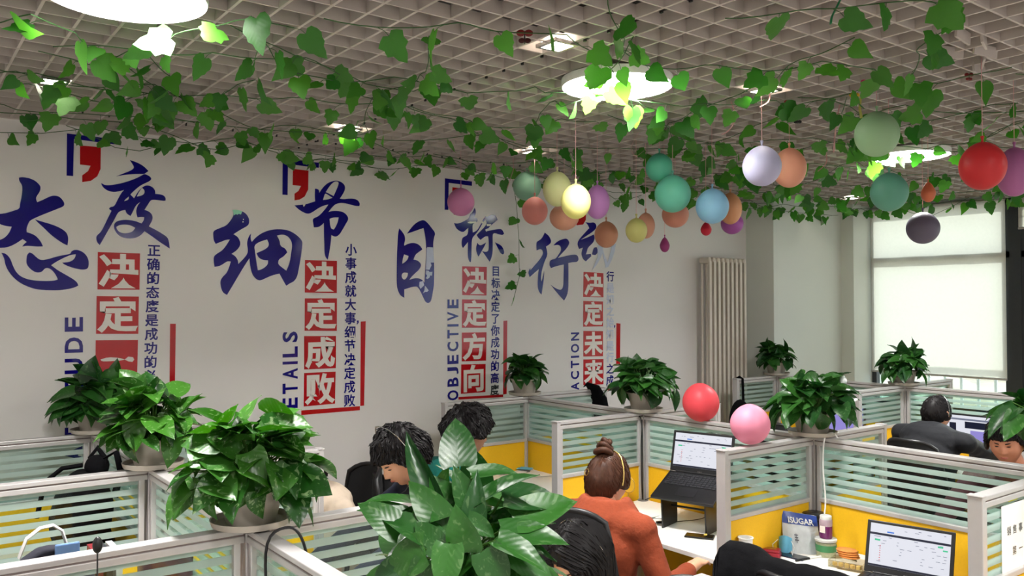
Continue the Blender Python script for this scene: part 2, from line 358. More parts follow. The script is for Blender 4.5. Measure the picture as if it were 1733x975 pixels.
for p, l in [((90, 137), 'small glowing downlight at the left edge under the big lamp'), ((590, 219), 'small glowing downlight above the second slogan'), ((943, 76), 'small glowing downlight by the dark red butterfly'),
             ((900, 257), 'small glowing downlight above the mint balloon'), ((1293, 152), 'small glowing downlight above the lavender balloon'), ((1335, 319), 'small glowing downlight below the peach balloon'), ((1441, 335), 'far small downlight near the pier top')]:
    downlight(p, l)

# ================================================================= WALL LETTERING
def glyph(body, offset=0, font_cache={}):
    k = (body, offset)
    if k in font_cache: return font_cache[k]
    cu = bpy.data.curves.new('glyph', 'FONT'); cu.body = body; cu.size = 1; cu.offset = offset; cu.extrude = .004; cu.resolution_u = 3
    o = bpy.data.objects.new('glyph', cu); C.objects.link(o)
    dg = bpy.context.evaluated_depsgraph_get(); dg.update()
    me = bpy.data.meshes.new_from_object(o.evaluated_get(dg)); C.objects.unlink(o); bpy.data.objects.remove(o)
    co_ = np.array([v.co[:] for v in me.vertices]) if len(me.vertices) else np.zeros((1, 3))
    fs = [tuple(p.vertices) for p in me.polygons]
    font_cache[k] = (co_, fs); return font_cache[k]
def put_glyph(body, M, name, m, parent, offset=0, em=True, fit=None, kind=None):
    """M maps glyph plane (x right, y up, z out) to the world; em glyph centred on the CJK em box, fit=(w,h) fits the bounding box"""
    co_, fs = glyph(body, offset); c = co_.copy()
    lo, hi = co_.min(0), co_.max(0)
    if fit: c[:, 0] = (c[:, 0]-(lo[0]+hi[0])/2)/(hi[0]-lo[0])*fit[0]; c[:, 1] = (c[:, 1]-(lo[1]+hi[1])/2)/(hi[1]-lo[1])*fit[1]; c[:, 2] = c[:, 2]*.2
    elif em: c[:, 0] -= .5; c[:, 1] -= .37; c[:, 2] = c[:, 2]*.2
    mb = MB(); mb.v = [tuple(M @ Vector(v)) for v in c]; mb.f = fs
    return mb.build(name, m, parent)
def curve_poly(polys):
    """filled flat outline with holes (even-odd) -> (verts2d, faces)"""
    cu = bpy.data.curves.new('p', 'CURVE'); cu.dimensions = '2D'; cu.fill_mode = 'BOTH'; cu.extrude = .0006
    for P in polys:
        sp = cu.splines.new('POLY'); sp.points.add(len(P)-1); sp.use_cyclic_u = True
        for i, p in enumerate(P): sp.points[i].co = (p[0], p[1], 0, 1)
    o = bpy.data.objects.new('p', cu); C.objects.link(o); dg = bpy.context.evaluated_depsgraph_get(); dg.update()
    me = bpy.data.meshes.new_from_object(o.evaluated_get(dg)); C.objects.unlink(o); bpy.data.objects.remove(o)
    r = ([tuple(v.co) for v in me.vertices], [tuple(p.vertices) for p in me.polygons]); return r
def smooth_poly(P, it=2):
    # round gentle bends, keep sharp tips
    for _ in range(it):
        Q = []; n = len(P)
        for i in range(n):
            a, b, c = Vector(P[i-1]), Vector(P[i]), Vector(P[(i+1) % n]); u = b-a; v = c-b
            ang = u.angle(v) if u.length > 0 and v.length > 0 else 0
            if ang > 1.15: Q.append(tuple(b))
            else: Q += [tuple(b-u*.25), tuple(b+v*.25)]
        P = Q
    return P
def decal(polys_px, name, m, parent, lift=.0012, sm=0):
    W = []
    for P in polys_px:
        q = [atY(x, y, YW-lift) for x, y in P]; q = [(p.x, p.z) for p in q]
        W.append(smooth_poly(q, sm) if sm else q)
    vs, fs = curve_poly(W)
    mb = MB(); mb.v = [(x, YW-lift-z, y) for x, y, z in vs]; mb.f = fs
    return mb.build(name, m, parent)
def zp(o, s, P): return [(o[0]+x/s, o[1]+y/s) for x, y in P]
def wallM(X, Z, sx, sz, rot=0, lift=.0022):
    R = Matrix(((1, 0, 0, X), (0, 0, -1, YW-lift), (0, 1, 0, Z), (0, 0, 0, 1)))
    return R @ Matrix.Rotation(rot, 4, 'Z') @ Matrix.Diagonal((sx, sz, .1, 1))

def slogan(label, bracket, comma, squares, small, eng, bars, brushes, origin):
    t = thing('wall_lettering', label, 'wall lettering', origin)
    decal([bracket], 'corner_bracket', M_navy, t); decal([comma], 'quotation_comma', M_red, t, sm=0)
    for q, ch in squares:
        s = decal([q], 'red_square', M_red, t)
        a = [atY(x, y, YW) for x, y in q]; X0 = sum(p.x for p in a)/4; Z0 = sum(p.z for p in a)/4; w = (a[1].x-a[0].x); h = (a[0].z-a[3].z)
        if ch == '一':
            o = decal([smooth_poly([(X, Y) for X, Y in zp((X_px(q), Y_px(q)), 1, [(-27, 1), (-15, -3), (5, -2), (14, 1), (5, 3), (-15, 4), (-25, 4)])], 1),
                       zp((X_px(q), Y_px(q)), 1, [(14, 1), (20, -4), (28, -3), (30, 1), (27, 5), (20, 4)])], 'square_character', M_offw, s, lift=.003)
        else:
            put_glyph(ch, wallM(X0, Z0, w*.93, h*.93, lift=.003), 'square_character', M_offw, s, offset=.036)
    x0, y0, x1, y1, body, mats = small
    n = len(body)
    for i, ch in enumerate(body):
        f = i/(n-1); P = atY(x0+(x1-x0)*f, y0+(y1-y0)*f, YW); Q = atY(x0, y0+(y1-y0)/(n-1), YW); P0 = atY(x0, y0, YW)
        h = (P0.z-Q.z)*.92; w = h
        put_glyph(ch, wallM(P.x, P.z, w, h), 'small_character', mats[i] if isinstance(mats, (list, tuple)) else mats, t, offset=.022)
    xc, ytop, ybot, wpx, body = eng
    a = atY(xc, ytop, YW); b = atY(xc, ybot, YW); wl = atY(xc-wpx/2, (ytop+ybot)/2, YW); wr = atY(xc+wpx/2, (ytop+ybot)/2, YW)
    n = len(body); H = a.z-b.z; capw = wr.x-wl.x
    for i, ch in enumerate(body):
        adv = {'I': .45, 'T': .95, 'J': .8, 'O': 1.12, 'D': 1.05, 'U': 1.05, 'N': 1.05, 'C': 1.05}
        tot = sum(adv.get(c, 1) for c in body); st = sum(adv.get(c, 1) for c in body[:i]); wd_ = adv.get(ch, 1)
        cz = b.z+H*(st+wd_/2)/tot; lw = H*wd_/tot*(.72 if ch != 'I' else .42)
        f = (cz-b.z)/H; cx = b.x+(a.x-b.x)*f
        put_glyph(ch, wallM(cx, cz, 1, 1, rot=PI/2), 'latin_letter', M_navy, t, offset=.028, fit=(lw, capw))
    for q, m in bars: decal([q], 'red_bar', m, t)
    for name, polys, m in brushes: decal(polys, name, m, t, lift=.0016 if name == 'brush_character' else .0028, sm=2 if name == 'brush_character' else 0)
    return t
def X_px(q): return sum(p[0] for p in q)/4
def Y_px(q): return sum(p[1] for p in q)/4

Z1 = lambda P: zp((0, 200), 3.25, P); Z1b = lambda P: zp((0, 400), 3.25, P)
tai = lambda P: zp((0, 290), 4.643, P); du = lambda P: zp((155, 265), 6.093, P)
TAI = [tai([(148,50),(175,45),(225,52),(275,72),(315,110),(320,135),(310,165),(285,200),(283,220),(292,242),(330,228),(395,195),(430,190),(465,197),(495,228),(507,255),(500,275),(470,288),(242,378),(222,410),(208,450),(210,478),(250,490),(285,510),(320,550),(338,590),(300,592),(250,588),(210,585),(174,592),(190,570),(210,555),(178,532),(130,565),(80,590),(40,600),(0,602),(-40,598),(-38,545),(0,540),(40,520),(75,480),(92,435),(60,432),(25,425),(0,415),(-50,380),(-45,340),(0,335),(50,328),(100,312),(154,295),(157,255),(170,200),(176,140),(172,105),(150,75)])]
TAI2 = [tai([(275,378),(330,395),(400,415),(460,438),(505,465),(528,490),(538,530),(530,582),(500,570),(440,530),(390,490),(340,440),(300,405)])]
TAI3 = [tai([(10,640),(40,645),(65,665),(85,695),(100,740),(125,790),(160,825),(220,850),(290,860),(360,862),(420,860),(452,852),(452,840),(430,800),(400,768),(370,758),(350,765),(330,790),(300,797),(270,790),(235,765),(208,730),(207,695),(212,655),(232,637),(255,645),(285,675),(320,700),(380,690),(450,668),(520,655),(555,648),(560,628),(590,615),(630,622),(670,648),(695,690),(698,735),(690,765),(660,773),(620,770),(560,755),(510,735),(488,718),(530,715),(565,705),(590,680),(596,652),(560,655),(500,680),(440,712),(402,738),(450,775),(520,815),(580,850),(608,875),(615,898),(590,912),(540,925),(470,935),(380,935),(300,930),(240,915),(170,885),(110,840),(65,785),(40,730),(35,690),(22,660)])]
DU1 = [du([(393,35),(440,50),(500,75),(550,110),(587,150),(570,160),(548,178),(530,180),(460,180),(380,185),(300,195),(250,207),(300,185),(380,155),(420,135),(440,112),(420,75)])]
DU = [du([(545,180),(575,190),(605,208),(618,228),(605,250),(560,272),(510,295),(470,325),(430,360),(400,392),(438,430),(480,360),(520,318),(560,297),(600,300),(635,320),(655,350),(657,385),(700,388),(745,400),(765,430),(762,455),(740,458),(690,450),(640,445),(608,450),(575,505),(545,550),(590,565),(622,595),(632,635),(615,680),(590,720),(650,750),(720,790),(780,830),(797,870),(806,950),(770,925),(700,880),(620,820),(545,770),(510,810),(460,838),(400,848),(330,840),(280,815),(240,765),(228,720),(240,680),(280,660),(340,652),(400,655),(460,668),(515,690),(540,655),(543,625),(510,622),(473,628),(460,580),(462,540),(480,495),(503,470),(470,490),(445,525),(425,570),(402,613),(370,595),(355,575),(348,550),(300,560),(270,580),(240,640),(195,720),(140,815),(85,913),(60,890),(47,850),(52,815),(95,780),(130,715),(170,630),(205,560),(180,540),(190,520),(235,515),(270,440),(310,370),(335,345),(280,360),(220,368),(160,350),(120,320),(102,290),(100,272),(125,290),(165,297),(230,290),(310,275),(400,248),(480,215),(520,192)]),
      du([(520,322),(546,345),(546,380),(520,402),(466,413),(478,385),(500,348)]), du([(385,412),(383,440),(365,452),(335,460),(352,437)]), du([(255,725),(290,705),(350,700),(410,712),(450,735),(430,768),(390,788),(330,793),(285,778),(260,750)])]
slogan('first slogan from the left, blue brush characters, red squares and letters ending TUDE', Z1([(368,84),(633,116),(631,144),(407,115),(402,319),(366,316)]),
       Z1([(440,150),(555,160),(553,280),(535,320),(500,345),(452,352),(452,315),(485,290),(498,262),(440,255)]),
       [([(165.5,426.5),(237,429),(236,490.5),(165,490)], '决'), ([(163.5,501),(235,502),(234,565),(162.5,565)], '定'), ([(162,576),(233.5,575.5),(232,638),(161,641)], '一'), ([(160,651),(231.5,648),(230,711),(159,716)], '切')],
       (260.5, 424, 253, 660, '正确的态度是成功的必要', M_navy), (125, 532, 785, 31, 'ATTITUDE'),
       [([(288,548),(297.5,548),(295,728),(286,729)], M_red)],
       [('brush_character', TAI, M_navy), ('brush_character', TAI2, M_navy), ('brush_character', TAI3, M_navy), ('brush_character', DU, M_navy), ('brush_character', DU1, M_navy)], (1.0, YW, 1.2))
Z2 = lambda P: zp((340, 250), 4.24, P); Z2b = lambda P: zp((440, 400), 3.047, P); xi = lambda P: zp((350, 350), 6.094, P); jie = lambda P: zp((495, 295), 6.5, P)
XI = [xi([(265,38),(300,35),(365,45),(410,75),(437,125),(437,165),(425,195),(350,235),(275,283),(320,310),(345,360),(345,400),(310,450),(255,485),(295,510),(320,550),(325,590),(380,535),(420,485),(425,440),(415,390),(420,340),(440,295),(457,275),(450,310),(455,345),(465,362),(500,320),(560,275),(630,245),(700,232),(780,232),(850,245),(920,285),(985,348),(985,400),(970,520),(950,630),(935,710),(915,750),(890,775),(855,790),(820,815),(790,765),(750,690),(680,705),(610,735),(545,766),(500,740),(465,690),(445,600),(440,530),(400,590),(350,670),(280,790),(208,910),(165,885),(145,830),(138,765),(165,720),(200,690),(225,640),(248,565),(210,562),(170,590),(130,612),(80,620),(70,560),(72,510),(110,480),(160,450),(200,400),(238,338),(200,340),(150,360),(92,383),(72,350),(66,300),(66,250),(120,225),(200,195),(240,150),(275,95),(275,60)]),
      xi([(487,400),(540,362),(622,337),(640,375),(637,410),(600,440),(550,462),(513,478),(530,520),(570,548),(632,553),(632,590),(600,625),(560,648),(526,655),(510,560),(497,460)]),
      xi([(723,297),(780,285),(830,300),(870,345),(882,400),(870,480),(855,580),(820,660),(780,630),(738,595),(735,570),(745,540),(790,515),(830,470),(810,430),(757,405),(752,350)])]
JIE = [jie([(248,158),(270,160),(292,172),(295,205),(330,150),(380,100),(430,78),(485,68),(540,85),(575,120),(580,160),(560,210),(520,268),(560,275),(620,268),(670,268),(710,280),(730,300),(742,325),(735,350),(700,350),(640,335),(580,318),(520,315),(470,330),(430,370),(395,415),(440,402),(500,402),(560,415),(600,450),(618,492),(590,540),(550,610),(520,660),(480,690),(445,680),(428,668),(420,760),(405,860),(388,940),(365,915),(352,870),(350,760),(346,660),(345,535),(320,560),(285,583),(235,585),(228,540),(222,500),(235,482),(280,465),(320,430),(370,370),(395,333),(340,345),(280,375),(210,425),(165,437),(110,415),(60,380),(22,342),(80,337),(150,330),(250,297),(245,240)]),
       jie([(366,196),(400,140),(440,95),(470,78),(500,80),(512,100),(480,180),(452,240),(400,212)]), jie([(335,283),(355,215),(370,212),(440,258),(400,275)]), jie([(408,490),(450,475),(508,475),(500,520),(480,570),(455,608),(425,600),(412,550)])]
slogan('second slogan from the left, blue brush characters with DETAILS and red squares', Z2([(587,77),(848,108),(846,145),(625,118),(622,340),(585,337)]),
       Z2([(660,152),(772,165),(770,300),(745,350),(710,372),(672,378),(672,330),(700,310),(718,275),(658,268)]),
       [(Z2b([(232,122),(397,127),(396,293),(231,290)]), '决'), (Z2b([(231,320),(397,320),(396,488),(230,487)]), '定'), (Z2b([(228,515),(392,514),(391,680),(228,687)]), '成'), (Z2b([(228,705),(390,698),(387,863),(225,878)]), '败')],
       (593.9, 423, 591.3, 678, '小事成就大事细节决定成败', M_navy), (490.9, 557.5, 722, 25.6, 'DETAILS'),
       [(Z2b([(520,440),(545,438),(537,873),(517,875)]), M_red), (Z2b([(213,898),(515,876),(515,897),(213,922)]), M_red), (Z2b([(500,434),(509,434),(509,446),(501,455),(498,452),(503,445),(500,444)]), M_navy)],
       [('brush_character', XI, M_navy), ('brush_character', JIE, M_navy), ('peeled_tip', [xi([(263,33),(300,30),(366,45),(352,80),(330,72),(315,82),(300,76),(280,88),(275,60)])], M_mint),
        ('peeled_spot', [jie([(115,330),(138,325),(142,335),(126,358),(118,350)])], M_offw), ('peeled_spot', [xi([(372,126),(382,124),(382,134),(373,134)])], M_offw), ('peeled_spot', [xi([(368,152),(378,150),(378,160),(369,160)])], M_offw)], (2.2, YW, 1.2))
Z3 = lambda P: zp((660, 300), 4.43, P); Z3b = lambda P: zp((740, 440), 3.9, P); mu = lambda P: zp((660, 365), 6.29, P); bi = lambda P: zp((760, 350), 9.75, P)
MU = [mu([(98,135),(130,170),(158,215),(162,260),(150,300),(152,320),(190,300),(240,288),(290,298),(325,325),(345,360),(310,385),(270,415),(250,468),(290,475),(325,505),(332,535),(310,575),(260,620),(225,655),(205,685),(250,668),(300,665),(340,680),(368,715),(375,600),(385,450),(385,300),(372,200),(357,132),(290,155),(235,175),(182,192),(210,150),(260,90),(310,58),(358,43),(400,75),(450,140),(485,188),(465,240),(458,330),(470,500),(470,640),(468,740),(450,850),(435,915),(405,935),(375,915),(350,860),(300,755),(250,755),(200,770),(152,785),(152,875),(110,850),(85,800),(72,740),(72,560),(75,400),(78,350),(85,200)]),
      mu([(150,412),(198,430),(190,465),(155,500),(130,512),(135,460)]), mu([(145,605),(190,610),(190,640),(165,680),(140,680),(122,650),(128,620)])]
BI = [bi([(420,15),(442,60),(440,110),(425,150),(428,180),(455,185),(470,215),(468,245),(430,268),(393,283),(385,330),(390,425),(440,405),(475,375),(530,275),(580,180),(600,195),(545,285),(490,385),(430,460),(375,520),(370,700),(368,840),(357,915),(335,905),(315,850),(308,760),(312,580),(280,620),(230,680),(210,650),(205,590),(218,512),(260,490),(310,460),(318,345),(280,380),(240,418),(190,410),(130,370),(100,320),(82,268),(130,280),(200,262),(270,225),(330,190),(345,130),(380,100),(405,60)])]
BI2 = [bi([(595,160),(640,160),(680,135),(720,128),(760,140),(790,180),(800,215),(760,250),(700,300),(640,360),(615,405),(680,390),(740,378),(850,362),(885,390),(908,445),(880,468),(840,460),(760,435),(730,440),(718,470),(720,600),(718,760),(700,840),(670,907),(630,850),(590,790),(545,730),(600,748),(640,735),(655,700),(655,560),(645,490),(610,485),(570,505),(520,547),(480,510),(455,465),(510,410),(590,330),(625,270),(610,225),(588,195)])]
slogan('third slogan from the left, brush characters with OBJECTIVE, pink balloon before it', Z3([(412,8),(615,32),(614,65),(440,42),(437,245),(410,243)]),
       Z3([(468,75),(555,86),(554,208),(535,255),(508,277),(478,282),(478,240),(500,222),(513,190),(466,184)]),
       [(Z3b([(165,42),(327,46),(325,235),(165,232)]), '决'), (Z3b([(164,260),(326,262),(325,447),(163,447)]), '定'), (Z3b([(163,480),(325,477),(322,665),(162,670)]), '方'), (Z3b([(158,690),(319,686),(318,872),(156,884)]), '向')],
       (838.9, 459, 837, 660, '目标决定了你成功的高度', [M_navy]*10+[M_inkblack]), (766.4, 503.6, 681, 18.7, 'OBJECTIVE'),
       [(Z3b([(437,402),(462,400),(458,885),(435,888)]), M_red), (Z3b([(140,905),(435,888),(435,905),(140,922)]), M_red)],
       [('brush_character', MU, M_navy), ('brush_character', BI, M_navy), ('brush_character', BI2, M_navy),
        ('brush_character', [bi([(470,595),(485,625),(520,638),(560,620),(610,590),(590,640),(550,710),(510,780),(488,822),(465,780),(447,720),(448,660),(460,625)])], M_navy),
        ('brush_character', [bi([(757,587),(810,610),(860,640),(890,680),(910,740),(905,775),(885,790),(850,765),(820,710),(790,650)])], M_navy),
        ('pale_patch', [mu([(398,335),(458,338),(470,500),(432,500),(442,530),(420,575),(382,575),(388,450),(390,350)])], M_pale),  # pale areas laid over the brush strokes
        ('pale_patch', [mu([(385,582),(412,588),(420,600),(452,598),(446,640),(428,636),(420,660),(400,674),(380,668),(396,640),(382,620)])], M_pale),
        ('pale_patch', [mu([(315,705),(352,695),(364,740),(340,765),(325,778),(310,750)])], M_pale), ('pale_patch', [mu([(372,745),(385,760),(412,795),(396,812),(372,812),(350,830),(366,795)])], M_pale),
        ('pale_patch', [bi([(305,255),(345,242),(450,244),(440,268),(360,276),(310,270)])], M_offw), ('pale_patch', [bi([(620,282),(695,285),(685,318),(625,320)])], M_offw),
        ('pale_patch', [bi([(540,245),(565,240),(560,275),(538,275)])], M_offw), ('pale_patch', [bi([(600,375),(640,355),(630,385),(620,412),(604,400)])], M_offw)], (3.4, YW, 1.2))
Z4 = lambda P: zp((880, 360), 3.047, P); xg = lambda P: zp((880, 360), 6.094, P)
slogan('fourth slogan from the left, partly hidden by balloons, with ACTION and small text painted pale for glare', [(958,334),(1002,339),(1002,346),(965,342),(964,384),(958,384)],
       [(972,350),(992,352),(991.5,372),(987,380),(976,381.5),(975,373),(980,366),(972,365)],
       [(Z4([(328,305),(430,312),(430,437),(326,435)]), '决'), (Z4([(327,455),(428,458),(428,586),(326,588)]), '定'), (Z4([(327,610),(428,611),(428,740),(327,742)]), '未'), (Z4([(327,757),(430,755),(430,885),(327,890)]), '来')],
       (1032.6, 468, 1032, 644, '行是知之始知是行之成', [M_navy]+[M_pale]*7+[M_navy]*2), (972.9, 560, 663, 14, 'ACTION'),  # middle characters coloured pale: window glare painted into the vinyl
       [(Z4([(497,570),(518,572),(516,780),(496,780)]), M_red), (Z4([(398,905),(520,900),(520,914),(398,918)]), M_red), (Z4([(486,580),(492,580),(491,590),(485,596)]), M_navy)],
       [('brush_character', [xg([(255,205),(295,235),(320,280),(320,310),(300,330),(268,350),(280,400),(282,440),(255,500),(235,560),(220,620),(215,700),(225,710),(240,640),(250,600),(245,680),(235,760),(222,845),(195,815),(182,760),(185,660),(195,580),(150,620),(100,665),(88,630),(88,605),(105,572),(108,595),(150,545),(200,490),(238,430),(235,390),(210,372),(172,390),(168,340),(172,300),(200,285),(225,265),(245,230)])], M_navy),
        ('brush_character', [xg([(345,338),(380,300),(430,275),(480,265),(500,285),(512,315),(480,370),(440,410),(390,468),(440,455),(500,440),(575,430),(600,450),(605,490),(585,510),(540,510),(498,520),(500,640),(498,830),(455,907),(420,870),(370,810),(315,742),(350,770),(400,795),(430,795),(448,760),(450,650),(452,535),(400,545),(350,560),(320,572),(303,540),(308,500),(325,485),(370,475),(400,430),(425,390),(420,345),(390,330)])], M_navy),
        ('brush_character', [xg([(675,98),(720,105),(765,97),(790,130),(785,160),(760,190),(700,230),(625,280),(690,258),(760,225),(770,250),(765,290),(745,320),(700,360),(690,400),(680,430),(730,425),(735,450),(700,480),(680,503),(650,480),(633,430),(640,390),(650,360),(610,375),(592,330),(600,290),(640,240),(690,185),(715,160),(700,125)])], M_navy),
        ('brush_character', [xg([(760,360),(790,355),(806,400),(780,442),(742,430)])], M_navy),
        ('pale_character', [xg([(800,335),(850,350),(870,440),(905,510),(940,380),(945,340),(990,320),(975,400),(950,480),(910,560),(880,568),(880,540),(850,420),(830,470),(790,540),(745,592),(760,560),(800,450)])], M_pale)], (4.9, YW, 1.2))  # right half of the character, in pale lilac

# ================================================================= PARTITIONS AND DESKS
ZT, ZG = 1.30, .985     # rail top, bottom of the glass
def panel(parent, a, b, end=False, start=False):
    """glazed panel from a to b (x,y) with rail, mullions, pane, yellow board"""
    a = Vector((a[0], a[1], 0)); b = Vector((b[0], b[1], 0)); d = (b-a); L = d.length; rz = math.atan2(d.y, d.x); c = (a+b)/2
    off = Vector(parent.location)
    def bx(l0, l1, z0, z1, t, name, m, bev=.003):
        mb = MB(); mid = a+d*((l0+l1)/2/L); mb.box((mid.x, mid.y, (z0+z1)/2), (l1-l0, t, z1-z0), rz)
        return mb.build(name, m, parent, bevel=bev)
    bx(0, L, ZT-.018, ZT, .052, 'top_rail', M_alu); bx(0, L, ZT-.024, ZT-.018, .040, 'rail_groove', M_aludark, 0)
    bx(0, L, ZT-.046, ZT-.024, .046, 'top_rail', M_alu)
    bx(.012, .034, .06, ZT-.04, .044, 'mullion', M_alu); bx(L-.034, L-.012, .06, ZT-.04, .044, 'mullion', M_alu)
    bx(.03, L-.03, ZG, ZT-.044, .006, 'glass_pane', M_pane, 0)
    bx(.02, L-.02, ZG-.022, ZG, .046, 'middle_rail', M_alu)
    bx(.03, L-.03, .10, ZG-.02, .03, 'yellow_board', M_yellow, 0)
    bx(.02, L-.02, .04, .10, .042, 'bottom_rail', M_alu)
    if end:
        bx(L-.012, L+.014, 0, ZT-.002, .054, 'end_post', M_alu)
        bx(L-.016, L+.018, ZT-.004, ZT+.004, .058, 'end_cap', M_alu)
def post(parent, x, y):
    for dx in (-1, 1):
        for dy in (-1, 1): MB().box((x+dx*.0145, y+dy*.0145, ZT/2), (.024, .024, ZT-.004)).build('post', M_alu, parent, bevel=.002)
    MB().box((x, y, ZT-.004), (.054, .054, .010)).build('post_cap', M_alu, parent, bevel=.002)
def spine(label, X, ylist):
    t = thing('workstation_partition', label, 'partition', (X, (ylist[0]+ylist[-1])/2, 0), group='long glazed partitions')
    for y in ylist: post(t, X, y)
    for y0, y1 in zip(ylist[:-1], ylist[1:]): panel(t, (X, y0-.024), (X, y1+.024))
    return t
def fin(label, X, Y, dirx, L=.76):
    t = thing('partition_fin', label, 'partition', (X+dirx*L/2, Y, 0), group='short glazed partition wings')
    panel(t, (X+dirx*.028, Y), (X+dirx*L, Y), end=True); return t
R1, R2, R3 = .945, 3.945, 6.965
spine('nearest long partition with striped glass, carrying the four left potted plants', R1, [5.03, 3.82, 2.63, 1.42, .22])
spine('middle long partition with striped glass behind the two open laptops', R2, [5.08, 3.83, 2.60, 1.43, .22])
spine('farthest long partition with striped glass in front of the window', R3, [4.98, 3.71, 2.50, 1.29])
fin('striped glass wing at the far left against the lettered wall', R1, 5.03, -1, 1.1); fin('striped glass wing at the left behind the black backpack straps', R1, 3.82, -1, 1.1)
fin('striped glass wing at the lower left in front of the tote bag', R1, 2.63, -1, 1.1)
fin('glass wing behind the second potted plant toward the lettered wall', R1, 5.03, 1, .70); fin('glass wing between the beige jacket and the man bending with a headset', R1, 3.82, 1); fin('striped glass wing right of the third potted plant, before the bending man', R1, 2.63, 1)
fin('glass wing at the bottom edge, only its white end cap in view', R1, 1.42, 1, .74)
fin('glass wing with the round B62 sign', R2, 5.02, -1); fin('glass wing behind the woman with the hair bun', R2, 3.83, -1, .735); fin('glass wing behind the white cup and red case', R2, 2.60, -1, .735); fin('glass wing at the right edge with the paper notice', R2, 1.43, -1, .76)
fin('short glass wing under the black cloth tip', R2, 5.12, 1, .86); fin('glass wing hidden behind the coral balloon', R2, 3.83, 1, .72); fin('glass wing right of the potted plant by the pink balloon', R2, 2.60, 1, .68)
fin('glass wing left of the far plant, a black strap hung on its end', R3, 4.98, -1, .62); fin('glass wing between the far plant and the lilac monitor', R3, 3.71, -1, .72)
fin('glass wing beyond the farthest partition toward the window', R3, 3.75, 1, .88); fin('glass wing of the far row beyond the man in the black jacket', R3, 2.50, -1, .72)

def desk(label, X, dirx, y0, y1, depth=.68):
    x0 = X+dirx*.03; x1 = X+dirx*depth; c = thing('desk', label, 'desk', ((x0+x1)/2, (y0+y1)/2, 0), group='white desks along the partitions')
    a, b = min(x0, x1), max(x0, x1)
    B((a, y0+.03, .725), (b, y1-.03, .75), 'desk_top', M_desk, c, bevel=.003)
    B((a+.02, y0+.05, .66), (b-.06, y0+.07, .725), 'apron', M_alu, c); B((a+.02, y1-.07, .66), (b-.06, y1-.05, .725), 'apron', M_alu, c)
    for x in (a+.04, b-.06):
        for y in (y0+.06, y1-.06): B((x-.018, y-.018, 0), (x+.018, y+.018, .725), 'leg', M_alu, c)
    return c
desk('desk in the far left bay under the black backpack', R1, -1, 3.82, 5.03); desk('desk in the left bay under the tote bag', R1, -1, 2.63, 3.82); desk('desk in the nearest left bay before the dark-haired head', R1, -1, 1.42, 2.63)
desk('desk before the person in beige', R1, 1, 3.82, 5.03); desk('desk before the bending man with the headset', R1, 1, 2.63, 3.82); desk('desk before the black-haired woman behind the big plant', R1, 1, 1.42, 2.63)
desk('desk with papers and a blue mask under the B62 sign', R2, -1, 3.83, 5.02); desk('desk with a laptop, mirror and phone beside the woman in orange', R2, -1, 2.60, 3.83); desk('desk with a laptop, jars and snacks at lower right', R2, -1, 1.43, 2.60)
desk('desk on the far side of the middle partition toward the lettered wall', R2, 1, 3.83, 5.08); desk('desk on the far side of the middle partition behind the first laptop', R2, 1, 2.60, 3.83); desk('desk before the man looking down at the right edge', R2, 1, 1.43, 2.60)
desk('desk in the far row with the lilac monitor', R3, -1, 3.71, 4.98); desk('desk in the far row before the man in the black jacket', R3, -1, 2.50, 3.71)
ZD = .751

# B62 disc, paper notice, sticky note
t = thing('seat_sign', 'round white sign reading B62 with a thin black ring on the glass', 'sign', (3.29, 5.00, 1.24))
Mx = Matrix(((1, 0, 0, 3.29), (0, 0, -1, 4.997), (0, 1, 0, 1.243), (0, 0, 0, 1)))
MB().prism([(.050*math.cos(2*PI*k/40), .050*math.sin(2*PI*k/40)) for k in range(40)], 0, .002, Mx).build('disc', M_offw, t)
mb = MB(); mb.tube([Mx @ Vector((.047*math.cos(2*PI*k/40), .047*math.sin(2*PI*k/40), .002)) for k in range(41)], .001, 4); mb.build('ring', M_inkblack, t)
def textM(body, M, size, m, parent, name='lettering', off=0, fit=None):
    return put_glyph(body, M @ Matrix.Diagonal((size, size, size*.1, 1)), name, m, parent, offset=off, em=False, fit=fit)
textM('B62', Mx @ Matrix.Translation((0, -.002, .003)), 1, M_inkblack, t, fit=(.056, .026))
t = thing('paper_notice', 'white paper notice with dark Chinese lettering taped inside the right glass wing', 'notice', (3.55, 1.42, 1.12))
B((3.365, 1.421, .97), (3.70, 1.4225, 1.235), 'sheet', M_paper, t)
for ch, x, z in [('销', 3.425, 1.135), ('售', 3.475, 1.135), ('事', 3.525, 1.135), ('业', 3.575, 1.135), ('部', 3.625, 1.135), ('第', 3.47, 1.055), ('一', 3.525, 1.055), ('组', 3.58, 1.055)]:
    put_glyph(ch, Matrix(((1, 0, 0, x), (0, 0, -1, 1.4205), (0, 1, 0, z), (0, 0, 0, 1))) @ Matrix.Diagonal((.036, .036, .02, 1)), 'lettering', M_inkblack, t, offset=.01)
tag(B((3.42, 1.4195, 1.245), (3.50, 1.4205, 1.27), 'sticky_note', mat('note_yellow', (222, 226, 60), .6)), 'yellow-green sticky note on the glass above the paper notice', 'note')

